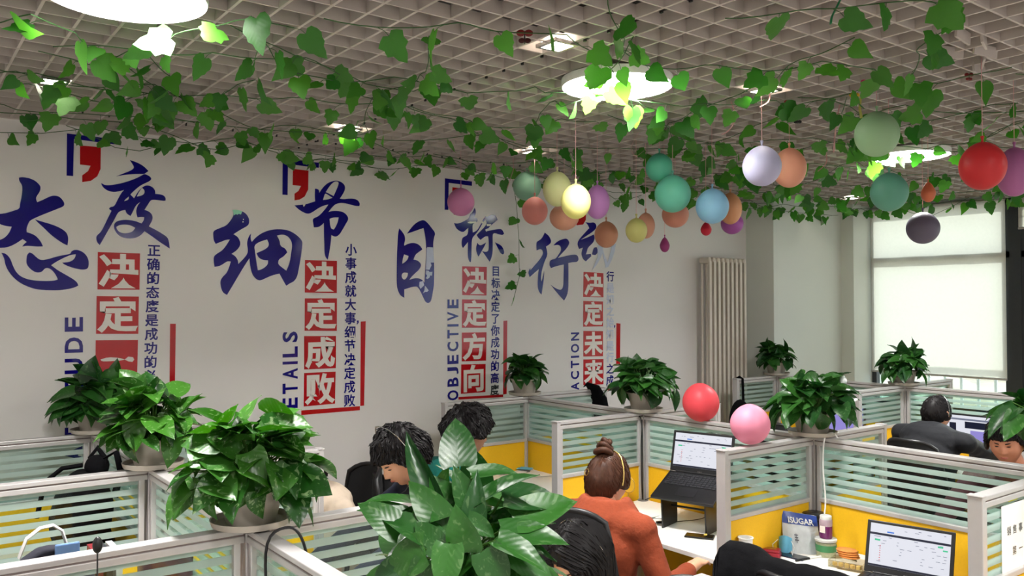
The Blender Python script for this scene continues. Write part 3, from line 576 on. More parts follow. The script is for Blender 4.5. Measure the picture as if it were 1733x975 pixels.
# radiator
t = thing('radiator', 'tall cream column radiator on the lettered wall by the corner', 'radiator', (6.55, 5.33, .3))
zr0, zr1 = .30, 2.44; NX = 9
for i in range(NX):
    x = 6.25+.065*i+.035
    for j, y in enumerate((5.24, 5.32)):
        MB().tube([(x, y, zr0+.05), (x, y, zr1-.05)], .0125, 8, flat=1).build('column', M_rad, t, smooth=True)
    mb = MB(); mb.box((x, 5.28, zr1-.03), (.048, .125, .06)); mb.build('section_head', M_rad, t, bevel=.02)
    mb = MB(); mb.box((x, 5.28, zr0+.03), (.048, .125, .06)); mb.build('section_foot', M_rad, t, bevel=.02)
    mb = MB(); mb.box((x, 5.22, (zr0+zr1)/2), (.034, .012, zr1-zr0-.08)); mb.build('fin', M_rad, t, bevel=.004)
for z in (zr0+.03, zr1-.03): MB().tube([(6.27, 5.28, z), (6.82, 5.28, z)], .018, 10).build('header_pipe', M_rad, t, smooth=True)
for z in (1.0, 2.1): B((6.5, 5.30, z), (6.53, YW-.001, z+.03), 'bracket', M_rad, t)

# ================================================================= CHAIRS
def chair(label, x, y, face, m=M_blackm, top=1.08, group='black office chairs'):
    t = thing('office_chair', label, 'chair', (x, y, 0), face, group)
    W = lambda mb, n, mm, **k: mb.build(n, mm, t, world=False, **k)
    mb = MB(); mb.box((.0, 0, .46), (.46, .47, .07)); W(mb, 'seat', m, bevel=.03)
    # curved back: grid bowed around the sitter
    vs = []; fs = []; nu, nv = 12, 8; H = top-.56
    for j in range(nv+1):
        for i in range(nu+1):
            u = i/nu*2-1; v = j/nv; wv = .235*(1-.28*v**3)
            X = -.25-.06*v+.09*u*u-.02*math.sin(v*PI); vs.append((X, u*wv, .56+H*v-.05*(u**4)*(v > .5)*v))
    n0 = len(vs); vs += [(a-.022, b, c) for a, b, c in vs[:n0]]
    for j in range(nv):
        for i in range(nu):
            a = j*(nu+1)+i; fs.append((a, a+1, a+nu+2, a+nu+1)); fs.append((n0+a+nu+1, n0+a+nu+2, n0+a+1, n0+a))
    E_ = [i for i in range(nu+1)]+[j*(nu+1)+nu for j in range(1, nv+1)]+[nv*(nu+1)+i for i in range(nu-1, -1, -1)]+[j*(nu+1) for j in range(nv-1, 0, -1)]
    for k in range(len(E_)): a, b = E_[k], E_[(k+1) % len(E_)]; fs.append((a, n0+a, n0+b, b))
    mb = MB(); mb.add(vs, fs); W(mb, 'backrest', m, smooth=True)
    mb = MB(); mb.tube([Vector(vs[a])+Vector((-.011, 0, 0)) for a in E_+[E_[0]]], .014, 8); W(mb, 'back_frame', M_black, smooth=True)
    mb = MB(); mb.tube([(-.05, 0, .42), (-.24, 0, .43), (-.31, 0, .55), (-.31, 0, .75)], .022, 8); W(mb, 'back_bracket', M_black, smooth=True)
    for s in (-1, 1):
        mb = MB(); mb.tube([(.02, s*.25, .43), (.02, s*.29, .5), (.0, s*.29, .66)], .014, 8); W(mb, 'arm_post', M_black, smooth=True)
        mb = MB(); mb.box((0, s*.29, .675), (.24, .06, .025)); W(mb, 'armrest', M_black, bevel=.01)
    mb = MB(); mb.tube([(0, 0, .08), (0, 0, .43)], .025, 12); W(mb, 'gas_column', M_metal, smooth=True)
    for k in range(5):
        a = k*2*PI/5; e = (math.cos(a)*.29, math.sin(a)*.29)
        mb = MB(); mb.tube([(0, 0, .10), (e[0], e[1], .075)], [.026, .016], 8); W(mb, 'base_arm', M_black, smooth=True)
        mb = MB(); mb.ell((e[0], e[1], .03), (.03, .022, .03), n=10, m=6); W(mb, 'caster', M_black, smooth=True)
    return t
chair('black office chair with curved mesh back behind the woman in orange', 2.64, 2.78, .12, top=1.13)
chair('black chair whose back shows left of the bending man', 1.98, 4.36, PI, top=1.07)
chair('black chair under the bending man with the headset', 2.15, 3.35, PI, top=.98)
chair('black chair behind the man in the green sweater', 2.60, 4.30, 0, top=1.02)
chair('black chair under the black-haired woman', 2.10, 2.05, PI, top=.98)
chair('black chair behind the man in the black jacket', 5.92, 2.98, 0, top=1.06)
chair('black chair under the man looking down at the right edge', 5.15, 2.0, PI, top=1.0)
chair('empty black chair covered by the black jacket at the lower right', 3.12, 2.00, .05, top=.93)
chair('black chair before the lilac monitor in the far row', 5.95, 4.1, 0, top=1.05)
chair('black chair under the dark-haired person at the bottom left', .05, 2.1, 0, top=.98)

# ================================================================= PEOPLE
def remeshed(mb, vox, smooth_it=2):
    me = bpy.data.meshes.new('tmp'); me.from_pydata([tuple(v) for v in mb.v], [], mb.f)
    bm = bmesh.new(); bm.from_mesh(me); bmesh.ops.recalc_face_normals(bm, faces=bm.faces); bm.to_mesh(me); bm.free()
    o = bpy.data.objects.new('tmp', me); C.objects.link(o)
    md = o.modifiers.new('r', 'REMESH'); md.mode = 'VOXEL'; md.voxel_size = vox
    if smooth_it: s = o.modifiers.new('s', 'SMOOTH'); s.iterations = smooth_it; s.factor = .6
    dg = bpy.context.evaluated_depsgraph_get(); dg.update(); m2 = bpy.data.meshes.new_from_object(o.evaluated_get(dg))
    C.objects.unlink(o); bpy.data.objects.remove(o)
    r = MB(); r.v = [tuple(v.co) for v in m2.vertices]; r.f = [tuple(p.vertices) for p in m2.polygons]; return r
def sstep(a, b, x): t = max(0, min(1, (x-a)/(b-a))); return t*t*(3-2*t)
def head_r(d, extra=0):
    """head surface for unit direction d (x forward, y left, z up), metres"""
    x, y, z = d
    p = Vector((x*.098 if x > 0 else x*.100, y*.076, z*.120))
    if z < 0: k = 1-.30*min(1, -z)**1.6; p.y *= k; p.x *= (1-.10*(-z)) if x > 0 else (1-.32*(-z)**1.2)
    if x > 0: p.x *= 1-.06*(1-abs(y))*sstep(-.2, .6, z)
    g = lambda a, b, c, sa, sb: math.exp(-((y-a)/sa)**2-((z-b)/sb)**2)*(1 if x > 0 else 0)
    if x > 0 and not extra:
        n = 0
        for zz, h in ((.06, .006), (-.02, .012), (-.09, .017), (-.15, .021), (-.20, .016)): n = max(n, h*math.exp(-((z-zz)/.07)**2))
        p.x += n*math.exp(-(y/(.10+.10*max(0, -.02-z)))**2)
        p.x += .008*(g(.16, -.19, 0, .08, .05)+g(-.16, -.19, 0, .08, .05))
        p.x -= .012*(g(.34, .07, 0, .17, .09)+g(-.34, .07, 0, .17, .09)); p.x += .004*(g(.34, .20, 0, .2, .06)+g(-.34, .20, 0, .2, .06))
        p.x += .006*(g(.36, .06, 0, .10, .035)+g(-.36, .06, 0, .10, .035))
        p.x += .009*g(0, -.40, 0, .22, .045)+.008*g(0, -.50, 0, .18, .045)-.005*g(0, -.45, 0, .24, .02)
        p.x += .012*g(0, -.76, 0, .25, .12)
        for s in (-1, 1): p.y += s*.004*math.exp(-((y-s*.6)/.25)**2-((z+.18)/.2)**2)
    return p
def hair_mask(d, style):
    x, y, z = d; az = math.atan2(abs(y), x)/PI     # 0 front .. 1 back
    if style == 'crop': line = .46 if az < .22 else (.46-.75*sstep(.22, .42, az)-.30*sstep(.5, .7, az))
    elif style == 'long': line = (.42 if az < .12 else .42-1.1*sstep(.12, .30, az))
    elif style == 'bun': line = (.50 if az < .2 else .50-.62*sstep(.2, .36, az)-.55*sstep(.5, .68, az))
    else: line = .30 if az < .25 else (.30-.36*sstep(.25, .40, az)-.52*sstep(.52, .70, az))
    return sstep(line-.05, line+.06, z)
def make_head(t, hc, face, up_hint, hair, style, skin, puff=.018, scale=1.0, seed=1, name='hair', brows=True):
    f = Vector(face).normalized(); l = Vector(up_hint).cross(f).normalized(); u = f.cross(l)
    R = Matrix((f, l, u)).transposed(); T = Matrix.Translation(hc) @ R.to_4x4() @ Matrix.Scale(scale, 4)
    rnd = random.Random(seed)
    # skin: dense sphere
    N1, N2 = 72, 56; hv = []; hf = []
    for i in range(N2+1):
        th = PI*i/N2
        for k in range(N1):
            ph = 2*PI*k/N1; d = (math.sin(th)*math.cos(ph), math.sin(th)*math.sin(ph), math.cos(th)); hv.append(T @ head_r(d))
    for i in range(N2):
        for k in range(N1): hf.append((i*N1+k, i*N1+(k+1) % N1, (i+1)*N1+(k+1) % N1, (i+1)*N1+k))
    ears = MB()
    for s in (-1, 1):
        pts = [Vector((-.004+.020*math.cos(a)*.8, s*(.074+.010*math.cos(a*.5)), -.006+.032*math.sin(a))) for a in [PI*k/8*2 for k in range(9)]]
        ears.tube([T @ p for p in pts], .0052*scale, 6)
        ears.ell(T @ Vector((-.004, s*.073, -.006)), (.013*scale, .006*scale, .025*scale), R, n=10, m=6)
    hd = MB().add(hv, hf); hd.add(ears.v, ears.f)
    if brows:
        for s in (-1, 1):
            mb = MB(); mb.tube([T @ (head_r(Vector((math.cos(a)*.97, s*math.sin(a)*.97, .19+.03*math.sin((a-.15)*4))).normalized())+Vector((.001, 0, 0))) for a in (.18, .28, .40, .52)], [.0018, .0034, .003, .001], 6); mb.build('eyebrow', M_hair, t, smooth=True)
            mb = MB(); mb.tube([T @ (head_r(Vector((math.cos(a), s*math.sin(a), .065)).normalized())+Vector((.0012, 0, 0))) for a in (.22, .30, .40, .48)], [.0008, .0028, .0028, .0008], 6); mb.build('eye', M_eye, t, smooth=True)
        mb = MB(); mb.tube([T @ (head_r(Vector((math.cos(a), math.sin(a), -.455)).normalized())+Vector((.0016, 0, 0))) for a in (-.26, -.13, 0, .13, .26)], [.001, .0038, .0046, .0038, .001], 8); mb.build('lips', M_lip, t, smooth=True)
    # hair shell
    H = MB(); vs = []
    crown = Vector((-.38, .05, .92)).normalized()
    def hs(d, add=0):
        mk = hair_mask(d, style); base = head_r(d, 1); n = Vector(d).normalized()
        th = puff*(.75+.5*noise.noise(Vector(d)*3.1+Vector((seed, 0, 0))))+.006*noise.noise(Vector(d)*11)
        if style in ('bun', 'crop'): th = puff*(.8+.15*noise.noise(Vector(d)*3))
        return base+n*(-.012+(th+.012)*mk+add)
    for i in range(N2+1):
        th = PI*i/N2
        for k in range(N1):
            ph = 2*PI*k/N1; d = Vector((math.sin(th)*math.cos(ph), math.sin(th)*math.sin(ph), math.cos(th))); vs.append(T @ hs(d))
    H.add(vs, hf)
    cnt = {'short': 900, 'crop': 260, 'bun': 420, 'long': 620}[style]; k = 0; tries = 0
    while k < cnt and tries < 9000:
        tries += 1
        d = Vector((rnd.gauss(0, 1), rnd.gauss(0, 1), rnd.gauss(0, 1))).normalized()
        if hair_mask(d, style) < .6: continue
        k += 1
        if style == 'bun': tgt = Vector((-.62, 0, .78)); tg = (tgt-d*d.dot(tgt))
        else: tg = -(crown-d*d.dot(crown))
        if tg.length < .05: tg = Vector((rnd.gauss(0, 1), rnd.gauss(0, 1), 0))
        tg = (tg.normalized()+Vector((rnd.gauss(0, .25), rnd.gauss(0, .25), rnd.gauss(0, .15)))*(1 if style == 'short' else .25)).normalized()
        if style == 'short':
            st = rnd.uniform(.18, .38); lift = rnd.uniform(.0, .012)
            pts = [hs(d, -.002), hs((d+tg*st*.5).normalized(), .004+lift*.4), hs((d+tg*st).normalized(), .002+lift)]; r = [.0032, .003, .0003]
            q = (d+tg*st).normalized()
            if hair_mask(q, style) < .5: pts = [hs(d, -.002), hs((d+tg*st*.2).normalized(), .004), hs((d+tg*st*.35).normalized(), .008)]
        elif style == 'crop':
            st = rnd.uniform(.1, .2); pts = [hs(d, -.002), hs((d+tg*st*.5).normalized(), .001), hs((d+tg*st).normalized(), .003)]; r = [.003, .003, .0004]
        elif style == 'bun':
            st = rnd.uniform(.3, .6); pts = [hs(d, -.003), hs((d+tg*st*.5).normalized(), .0008), hs((d+tg*st).normalized(), -.002)]; r = [.002, .0036, .001]
        else:
            side = 1 if d.y > 0 else -1; q = d.copy(); pts = [hs(q, -.001)]
            for s_ in range(5):
                tt = Vector((-.15, side*.9, -.35)) if q.z > .3 else Vector((-.1, side*.1, -1)); tt = (tt-q*q.dot(tt)).normalized(); q = (q+tt*.28).normalized()
                if q.z < -.25: break
                pts.append(hs(q, .002))
            e = pts[-1]; sp = rnd.uniform(.12, .22)
            dn = (R.transposed() @ Vector((0, 0, -1)))
            for s_ in range(1, 4): pts.append(e+dn*sp*s_/3+Vector((0, side*.004*s_, 0)))
            r = [.0045]*(len(pts)-1)+[.0008]
        H.tube([T @ p for p in pts], [x*scale for x in r], 4)
    H.build(name, hair, t, smooth=True)
    return hd, T, hs
def arm_pts(sh, hand, fwd, drop):
    sh, hand = Vector(sh), Vector(hand); d = hand-sh; L = d.length; mid = (sh+hand)/2
    up, lo = .29, .26; h2 = max(.0, ((up+lo)/2)**2-(L/2)**2)**.5
    dirn = (Vector(drop)-d.normalized()*d.normalized().dot(Vector(drop))).normalized()
    return mid+dirn*h2
def person(label, hip, neck, head, face, cloth, skin, hair, style, hands, puff=.018, up=(0, 0, 1), hs_=1.0, seed=1, sw=.20, hood=False, collar=None, pants=None, brows=True, girth=1.0, vox=.0085):
    hip, neck, head = Vector(hip), Vector(neck), Vector(head); face = Vector(face).normalized()
    t = thing('person', label, 'person', (hip.x, hip.y, 0))
    f = Vector((face.x, face.y, 0)).normalized(); l = Vector((0, 0, 1)).cross(f)
    chest = hip.lerp(neck, .62)-f*.03
    shl, shr = neck+l*sw-Vector((0, 0, .055)), neck-l*sw-Vector((0, 0, .055))
    def build(add, sleeves=True):
        mb = MB(); R = Matrix((f, l, Vector((0, 0, 1)))).transposed()
        spn = [hip, hip.lerp(chest, .5), chest, neck-Vector((0, 0, .06))]
        for i, (p, ax) in enumerate([(hip, (.12, .17, .11)), (hip.lerp(chest, .45), (.105, .145, .14)), (hip.lerp(chest, .8), (.115, .155, .14)), (chest, (.12, .175, .14)), (chest.lerp(neck, .6), (.10, .185, .10)), (neck-Vector((0, 0, .06)), (.075, .15, .05))]):
            mb.ell(p, tuple((a*girth+add) for a in ax), R, n=18, m=10)
        mb.capsule(shl, shr, .055+add, .055+add); mb.capsule(neck+l*.05-Vector((0, 0, .02)), shl, .05+add, .052+add); mb.capsule(neck-l*.05-Vector((0, 0, .02)), shr, .05+add, .052+add)
        for sh, hd_, s in ((shl, hands[0], 1), (shr, hands[1], -1)):
            el = arm_pts(sh, hd_, f, (-f*.35+l*s*.45-Vector((0, 0, 1)))); hdv = Vector(hd_)
            mb.capsule(sh, el, .048+add, .040+add); w = el.lerp(hdv, .80 if add else 1)
            mb.capsule(el, w, .038+add, .026+add)
        # thighs and shins
        for s in (1, -1):
            hj = hip+l*s*.09; kn = Vector((hip.x, hip.y, 0))+f*.42+l*s*.12+Vector((0, 0, .565)); an = Vector((kn.x, kn.y, .09))+f*.02
            if not add or pants is None: mb.capsule(hj, kn, .078, .055); mb.capsule(kn, an, .052, .038); mb.capsule(an-Vector((0, 0, .04)), an+f*.15-Vector((0, 0, .05)), .038, .03)
        return mb
    body = build(0); body.capsule(neck-Vector((0, 0, .03)), head-Vector(up)*.05-f*.01, .056, .052)
    # hands: palm and five fingers
    for sh, hd_, s in ((shl, hands[0], 1), (shr, hands[1], -1)):
        el = arm_pts(sh, hd_, f, (-f*.35+l*s*.45-Vector((0, 0, 1)))); hv = Vector(hd_); dr = (hv-el).normalized(); sd = dr.cross(Vector((0, 0, 1))).normalized(); 
        if sd.length < .1: sd = l
        nn = sd.cross(dr).normalized()
        body.capsule(hv, hv+dr*.05, .027, .026)
        for k, (o_, ln) in enumerate(((-.03, .060), (-.010, .072), (.010, .076), (.028, .066))):
            b0 = hv+dr*.055+sd*(-o_); b1 = b0+dr*ln*.55-nn*.006; b2 = b1+dr*ln*.38-nn*.022
            body.capsule(b0, b1, .0095, .0088, 8); body.capsule(b1, b2, .0088, .0075, 8)
        b0 = hv+dr*.01+sd*(s*.024); b1 = b0+dr*.035+sd*(s*.022)-nn*.01; b2 = b1+dr*.03-nn*.008
        body.capsule(b0, b1, .012, .0105, 8); body.capsule(b1, b2, .0105, .0085, 8)
    body = remeshed(body, vox)
    hd, T, hsf = make_head(t, head, face, up, hair, style, skin, puff, hs_, seed, brows=brows)
    body.add(hd.v, hd.f); body.build('body', skin, t, smooth='all')
    cl = MB(); g = MB()
    cm = build(.016)
    cm.v = [tuple(v) for v in cm.v]
    if hood:
        for k in range(14):
            a = PI*.28+k/13*PI*1.44; p = neck+Vector((0, 0, .035))+f*(math.cos(a)*.085)+l*(math.sin(a)*.105); q = neck+Vector((0, 0, -.02))+f*(math.cos(a)*.11-.01)+l*(math.sin(a)*.13)
            cm.capsule(p, q, .030, .046, 8)
        for k in range(9):
            a = PI*.55+k/8*PI*.9; p = neck+Vector((0, 0, -.03))+f*(math.cos(a)*.12-.01)+l*(math.sin(a)*.14); q = neck+Vector((0, 0, -.11))-f*.12+l*(math.sin(a)*.10)
            cm.capsule(p, q, .04, .03, 8)
    elif collar:
        for k in range(16):
            a = 2*PI*k/16; p = neck+Vector((0, 0, .018+.01*(math.cos(a) < 0)))+f*(math.cos(a)*.062)+l*(math.sin(a)*.068); q = neck+Vector((0, 0, -.03))+f*(math.cos(a)*.08)+l*(math.sin(a)*.1)
            cm.capsule(p, q, .013, .03, 8)
    cm = remeshed(cm, .010, 3)
    nv = []
    for v in cm.v:
        v = Vector(v); w = noise.noise(v*9+Vector((seed, 0, 0)))*.010+noise.noise(v*22)*.004; nv.append(tuple(v+Vector((w*.6, w*.5, w*.5))))
    cm.v = nv; cm.build('clothing', cloth, t, smooth='all')
    return t, T, hsf
def headset(label, T, hsf, side=1, out=0, mic=True, r=.0045, cup=True, m=M_metal, tilt=0, thick=0):
    o = T.translation; t = thing('headset', label, 'headset', tuple(o))
    def P(d, add=.006): return T @ hsf(Vector(d).normalized(), add)
    arc = [P((tilt+.05, math.cos(a), math.sin(a)), .004+thick+out) for a in [PI*k/16 for k in range(17)]]
    MB().tube(arc, r, 8, flat=.5).build('headband', m, t, smooth=True)
    if cup:
        for s in (1, -1):
            c = T @ Vector((.012, s*(.088+out), -.012)); R = T.to_3x3().normalized()
            MB().ell(c, (.030, .014, .034), R, n=18, m=10).build('ear_cup', M_black, t, smooth=True)
    if mic:
        s = side; pts = [T @ Vector(p) for p in ((.01, s*.095, -.02), (.05, s*.094, -.055), (.095, s*.07, -.085), (.125, s*.035, -.095))]
        MB().tube(pts, .0022, 6).build('mic_boom', M_black, t, smooth=True); MB().ell(pts[-1], (.011, .011, .013), n=12, m=8).build('mic_foam', M_black, t, smooth=True)
    return t
cl_navy = mat('navy_jacket', (20, 26, 46), .9, noise_amt=.15, scale=30, bump=.3); cl_green = mat('green_sweater', (0, 104, 92), .95, noise_amt=.1, scale=90, bump=.3)
cl_orange = mat('orange_hoodie', (134, 56, 26), .95, noise_amt=.08, scale=60, bump=.3); cl_black = mat('black_jacket', (15, 18, 24), .85, noise_amt=.15, scale=20, bump=.4)
cl_beige = mat('beige_jacket', (206, 188, 168), .9, noise_amt=.06, scale=20, bump=.4); cl_dark = mat('charcoal_top', (40, 38, 44), .9, bump=.3); cl_red = mat('dark_red_top', (70, 26, 34), .9, bump=.3)

pr_, T, h = person('man bending over his desk, dark fluffy hair, headset, navy jacket', (2.12, 3.38, .60), (2.08, 3.43, 1.13), (1.96, 3.46, 1.285), (-.9, -.05, -.62), cl_navy, M_skin, M_hair, 'short', ((1.55, 3.25, .80), (1.55, 3.62, .80)), puff=.032, hs_=1.14, seed=3, up=(-.45, 0, 1))
headset('silver-banded black headset with ear cups on the bending man', T, h, side=1, out=.018)
pr_, T, h = person('man in a green sweater with spiky dark hair, seen from behind left', (2.66, 4.25, .60), (2.72, 4.22, 1.05), (2.82, 4.19, 1.215), (.98, -.12, -.16), cl_green, M_skin, M_hair, 'short', ((3.12, 4.42, .80), (3.10, 4.02, .80)), puff=.050, hs_=1.19, seed=5, collar=True)
headset('thin wire headband on the man in green', T, h, mic=False, cup=False, r=.002)
pr_, T, h = person('woman with brown hair in a bun wearing an orange hooded jacket', (2.66, 2.84, .60), (2.70, 2.87, 1.045), (2.785, 2.945, 1.145), (.93, .10, -.32), cl_orange, M_skin, M_hairb, 'bun', ((2.86, 3.10, 1.02), (3.02, 2.62, .78)), puff=.021, hs_=1.08, seed=7, hood=True, sw=.215, girth=1.1, up=(.2, 0, 1))
# hair bun on top of the head
kn = T @ Vector((-.055, .01, .135)); mb = MB()
for q in range(3):
    pts = []; rr = (.034, .027, .016)[q]; zz = (-.012, .012, .034)[q]
    for k in range(17): a = 2*PI*k/16; pts.append(kn+T.to_3x3() @ Vector((math.cos(a)*rr, math.sin(a)*rr, zz+.008*math.sin(a*2+q))))
    mb.tube(pts, (.016, .014, .012)[q], 8)
mb.ell(kn, (.032, .032, .03), n=14, m=8)
for k in range(22):
    a = random.uniform(0, 2*PI); p = kn+Vector((math.cos(a)*.03, math.sin(a)*.03, .02)); mb.tube([p, p+Vector((math.cos(a)*.012, math.sin(a)*.012, .018))], [.002, .0003], 4)
mb.build('hair_bun', M_hairb, pr_, smooth=True)
headset('gold headset band behind the ear of the woman in orange', T, h, mic=False, cup=False, m=M_brass, tilt=-.15, r=.004)
hc_ = thing('hair_clip', 'small oval rose-gold hair clip on the back of the woman in orange', 'hair clip', tuple(T @ Vector((-.10, .03, .01))))
cp = T @ h(Vector((-.9, .28, .12)).normalized(), .004); Rn = T.to_3x3().normalized()
mb = MB(); mb.tube([cp+Rn @ Vector((0, .012*math.cos(2*PI*k/16), .016*math.sin(2*PI*k/16))) for k in range(17)], .0028, 6); mb.build('clip_ring', M_brass, hc_, smooth=True)
pr_, T, h = person('woman with straight black hair bowed down at the bottom edge', (2.12, 2.05, .60), (2.04, 2.12, .96), (1.93, 2.17, 1.12), (-.90, -.10, -.50), cl_dark, M_skin, M_hair, 'long', ((1.6, 1.9, .80), (1.6, 2.3, .80)), puff=.018, hs_=1.10, seed=9, up=(-.4, 0, 1))
headset('thin silver headband on the black-haired woman', T, h, mic=False, cup=False, r=.0022, tilt=-.25)
pr_, T, h = person('man with cropped black hair in a black jacket, back to the camera, far row', (5.98, 3.02, .60), (6.06, 3.02, 1.085), (6.14, 3.03, 1.19), (.97, -.22, -.22), cl_black, M_skin, M_hair, 'crop', ((6.45, 3.22, .80), (6.55, 2.72, .82)), puff=.012, hs_=1.08, seed=11, sw=.27, girth=1.25, collar=True, vox=.01)
headset('thin headset band on the man in the black jacket', T, h, mic=False, cup=False, r=.003)
pr_, T, h = person('young man looking down at the right edge beneath the plant leaves', (5.08, 2.0, .60), (5.0, 2.02, 1.09), (4.90, 2.04, 1.245), (-.93, -.20, -.26), cl_red, M_skin2, M_hair, 'short', ((4.4, 1.85, .80), (4.4, 2.2, .80)), puff=.018, hs_=1.08, seed=13, up=(-.3, 0, 1))
headset('headset with white ear piece on the young man at the right edge', T, h, side=1, mic=False, cup=True, r=.003)
pr_, T, h = person('person in a beige jacket half hidden behind the third potted plant', (2.02, 4.34, .60), (1.93, 4.30, .96), (1.84, 4.27, 1.09), (-.8, -.1, -.6), cl_beige, M_skin, M_hair, 'short', ((1.5, 4.12, .80), (1.5, 4.5, .80)), puff=.014, hs_=1.0, seed=15, up=(-.5, 0, 1), hood=True, vox=.01)
pr_, T, h = person('person at the bottom left edge, only tousled dark hair in view', (.12, 2.12, .60), (.30, 2.16, .96), (.47, 2.2, 1.155), (.9, .1, -.45), cl_dark, M_skin, M_hair, 'short', ((.62, 2.35, .80), (.62, 1.95, .80)), puff=.024, hs_=1.04, seed=17, up=(.4, 0, 1), vox=.01)
hsx = headset('headset with raised foam microphone on the person at the bottom left', T, h, mic=False, cup=True, r=.003)
mt = atY(165, 928, 2.32); MB().tube([T @ Vector((.0, .095, 0)), mt-Vector((0, 0, .10)), mt], .002, 6).build('mic_boom', M_black, hsx, smooth=True)
MB().ell(mt+Vector((0, 0, .008)), (.012, .012, .021), n=14, m=10).build('mic_foam', M_black, hsx, smooth=True)

# ================================================================= POTTED PLANTS
def pothos_mesh(name, m, curl, fold, wid=1.0):
    st = [0, .08, .2, .35, .5, .65, .8, .92, 1]; wd_ = [.16, .38, .47, .47, .42, .33, .21, .09, .0]; back = [0, -.13, -.10, -.05, 0, .01, .01, 0, 0]
    vs = []; fs = []
    for i, (t_, w) in enumerate(zip(st, wd_)):
        for k, u in enumerate((-1, -.55, 0, .55, 1)):
            x = u*w*wid; y = t_+back[i]*abs(u)
            z = fold*abs(u)*w-curl*t_*t_+.02*math.sin(7*t_+3*u)*abs(u)
            vs.append((x, y, z))
    for i in range(len(st)-1):
        for k in range(4): a = i*5+k; fs.append((a, a+1, a+6, a+5))
    me = bpy.data.meshes.new(name); me.from_pydata(vs, [], fs); me.polygons.foreach_set('use_smooth', [True]*len(fs)); me.materials.append(m); return me
LEAVES = [pothos_mesh('leaf', M_leaf, c, f, w) for c, f, w in ((.12, .18, .95), (.30, .25, .9), (.2, .12, 1.05), (.45, .35, .85), (.05, .3, .8))]
LEAVESD = [pothos_mesh('leaf', M_leafdark, c, f, w) for c, f, w in ((.12, .18, .95), (.30, .25, .85), (.2, .12, 1.0), (.45, .35, .8), (.05, .3, .75))]
def leaf_at(parent, base, tip, nrm, me, name='leaf', wide=1.0):
    base, tip = Vector(base), Vector(tip); y = tip-base; L = y.length; y.normalize(); x = y.cross(Vector(nrm))
    if x.length < 1e-3: x = y.orthogonal()
    x.normalize(); z = x.cross(y)
    off = Vector(parent.location); M = Matrix((x*L*wide, y*L, z*L)).transposed().to_4x4(); M.translation = base-off
    o = bpy.data.objects.new(name, me); C.objects.link(o); o.parent = parent; o.matrix_basis = M; return o
def plant(label, X, Y, z0, R_, H_, n, Lf, seed, pr=.105, big=False, custom=(), dark=True, up_bias=0):
    rnd = random.Random(seed); t = thing('potted_plant', label, 'potted plant', (X, Y, z0), group='pothos plants in grey pots')
    c = Vector((X, Y, z0)); ph = .125*pr/.105
    MB().lathe([(pr*.95, 0), (pr*1.14, .006), (pr*1.2, .026), (pr*1.15, .026), (pr*1.08, .010), (.001, .008)], c, 32).build('saucer', M_pot, t, smooth=True)
    MB().lathe([(pr*.70, .012), (pr*.74, .02), (pr*.95, ph*.92), (pr*1.04, ph*.93), (pr*1.05, ph), (pr*.95, ph), (pr*.90, ph*.85), (.001, ph*.85)], c, 32).build('pot', M_pot, t, smooth=True)
    MB().lathe([(pr*.9, ph*.84), (pr*.5, ph*.90), (.001, ph*.92)], c, 20).build('soil', M_soil, t, smooth=True)
    top = c+Vector((0, 0, ph*.9)); stems = MB(); pool = LEAVESD if dark else LEAVES
    for i in range(n):
        a = rnd.uniform(0, 2*PI); e = rnd.random()**.8   # e: 0 outer skirt .. 1 top
        rad = R_*math.sqrt(max(0, 1-(e*.92)**2))*rnd.uniform(.50, .80); hz = -0.28*H_+H_*(.12+.88*e)*rnd.uniform(.75, 1.0)+.06
        L = Lf*rnd.uniform(.7, 1.2); o = Vector((math.cos(a), math.sin(a), 0))
        b = top+o*rad*.78+Vector((0, 0, hz*.80)); dz = (-.75+1.15*e+rnd.uniform(-.35, .35)+up_bias)
        d = (o*rnd.uniform(.15, .9)+Vector((rnd.uniform(-.7, .7), rnd.uniform(-.7, .7), dz))).normalized()
        tip = b+d*L; nn = (Vector((0, 0, 1))*.9+o*.45+Vector((rnd.uniform(-.5, .5), rnd.uniform(-.5, .5), 0)))
        leaf_at(t, b, tip, nn, pool[rnd.randrange(5)], wide=rnd.uniform(.85, 1.1))
        s0 = top+o*pr*.3*rnd.random(); stems.tube([s0, s0.lerp(b, .5)+Vector((0, 0, .03)), b], [.0028, .0024, .0018], 4, caps=False)
    for (bx, by, tx, ty, D, me_i, nn, wide) in custom:
        wide *= .72
        b = atD(bx, by, D); tp = atD(tx, ty, D*rnd.uniform(.97, 1.03)); leaf_at(t, b, tp, nn, pool[me_i], wide=wide)
        s0 = top+Vector((rnd.uniform(-.03, .03), rnd.uniform(-.03, .03), 0)); stems.tube([s0, s0.lerp(b, .5)+Vector((0, 0, .04)), b], [.0034, .003, .0022], 5, caps=False)
    stems.build('stems', M_stem, t, kind='stuff')
    return t
ZP = ZT+.002
plant('potted pothos farthest left, standing by the wall with its shadow beside it', R1, 5.03, ZP, .26, .26, 95, .125, 21)
plant('second potted pothos from the left, above the black backpack strap', R1, 3.82, ZP, .27, .30, 100, .115, 22, dark=False)
plant('third potted pothos from the left, variegated leaves hanging over its grey pot', R1, 2.63, ZP, .30, .32, 125, .125, 23, dark=False)
plant('small potted pothos above the B62 glass panel, below the third slogan', R2, 5.08, ZP, .20, .20, 70, .11, 24)
plant('potted pothos with trailing tips behind the woman with the hair bun', R2, 3.83, ZP, .29, .26, 100, .12, 25)
plant('potted pothos right of the pink balloon', R2, 2.60, ZP, .30, .26, 115, .115, 26)
plant('small far potted pothos right of the radiator', R3, 4.98, ZP, .23, .20, 70, .12, 27)
plant('far potted pothos in front of the window blind', R3, 3.71, ZP, .24, .22, 75, .125, 28)
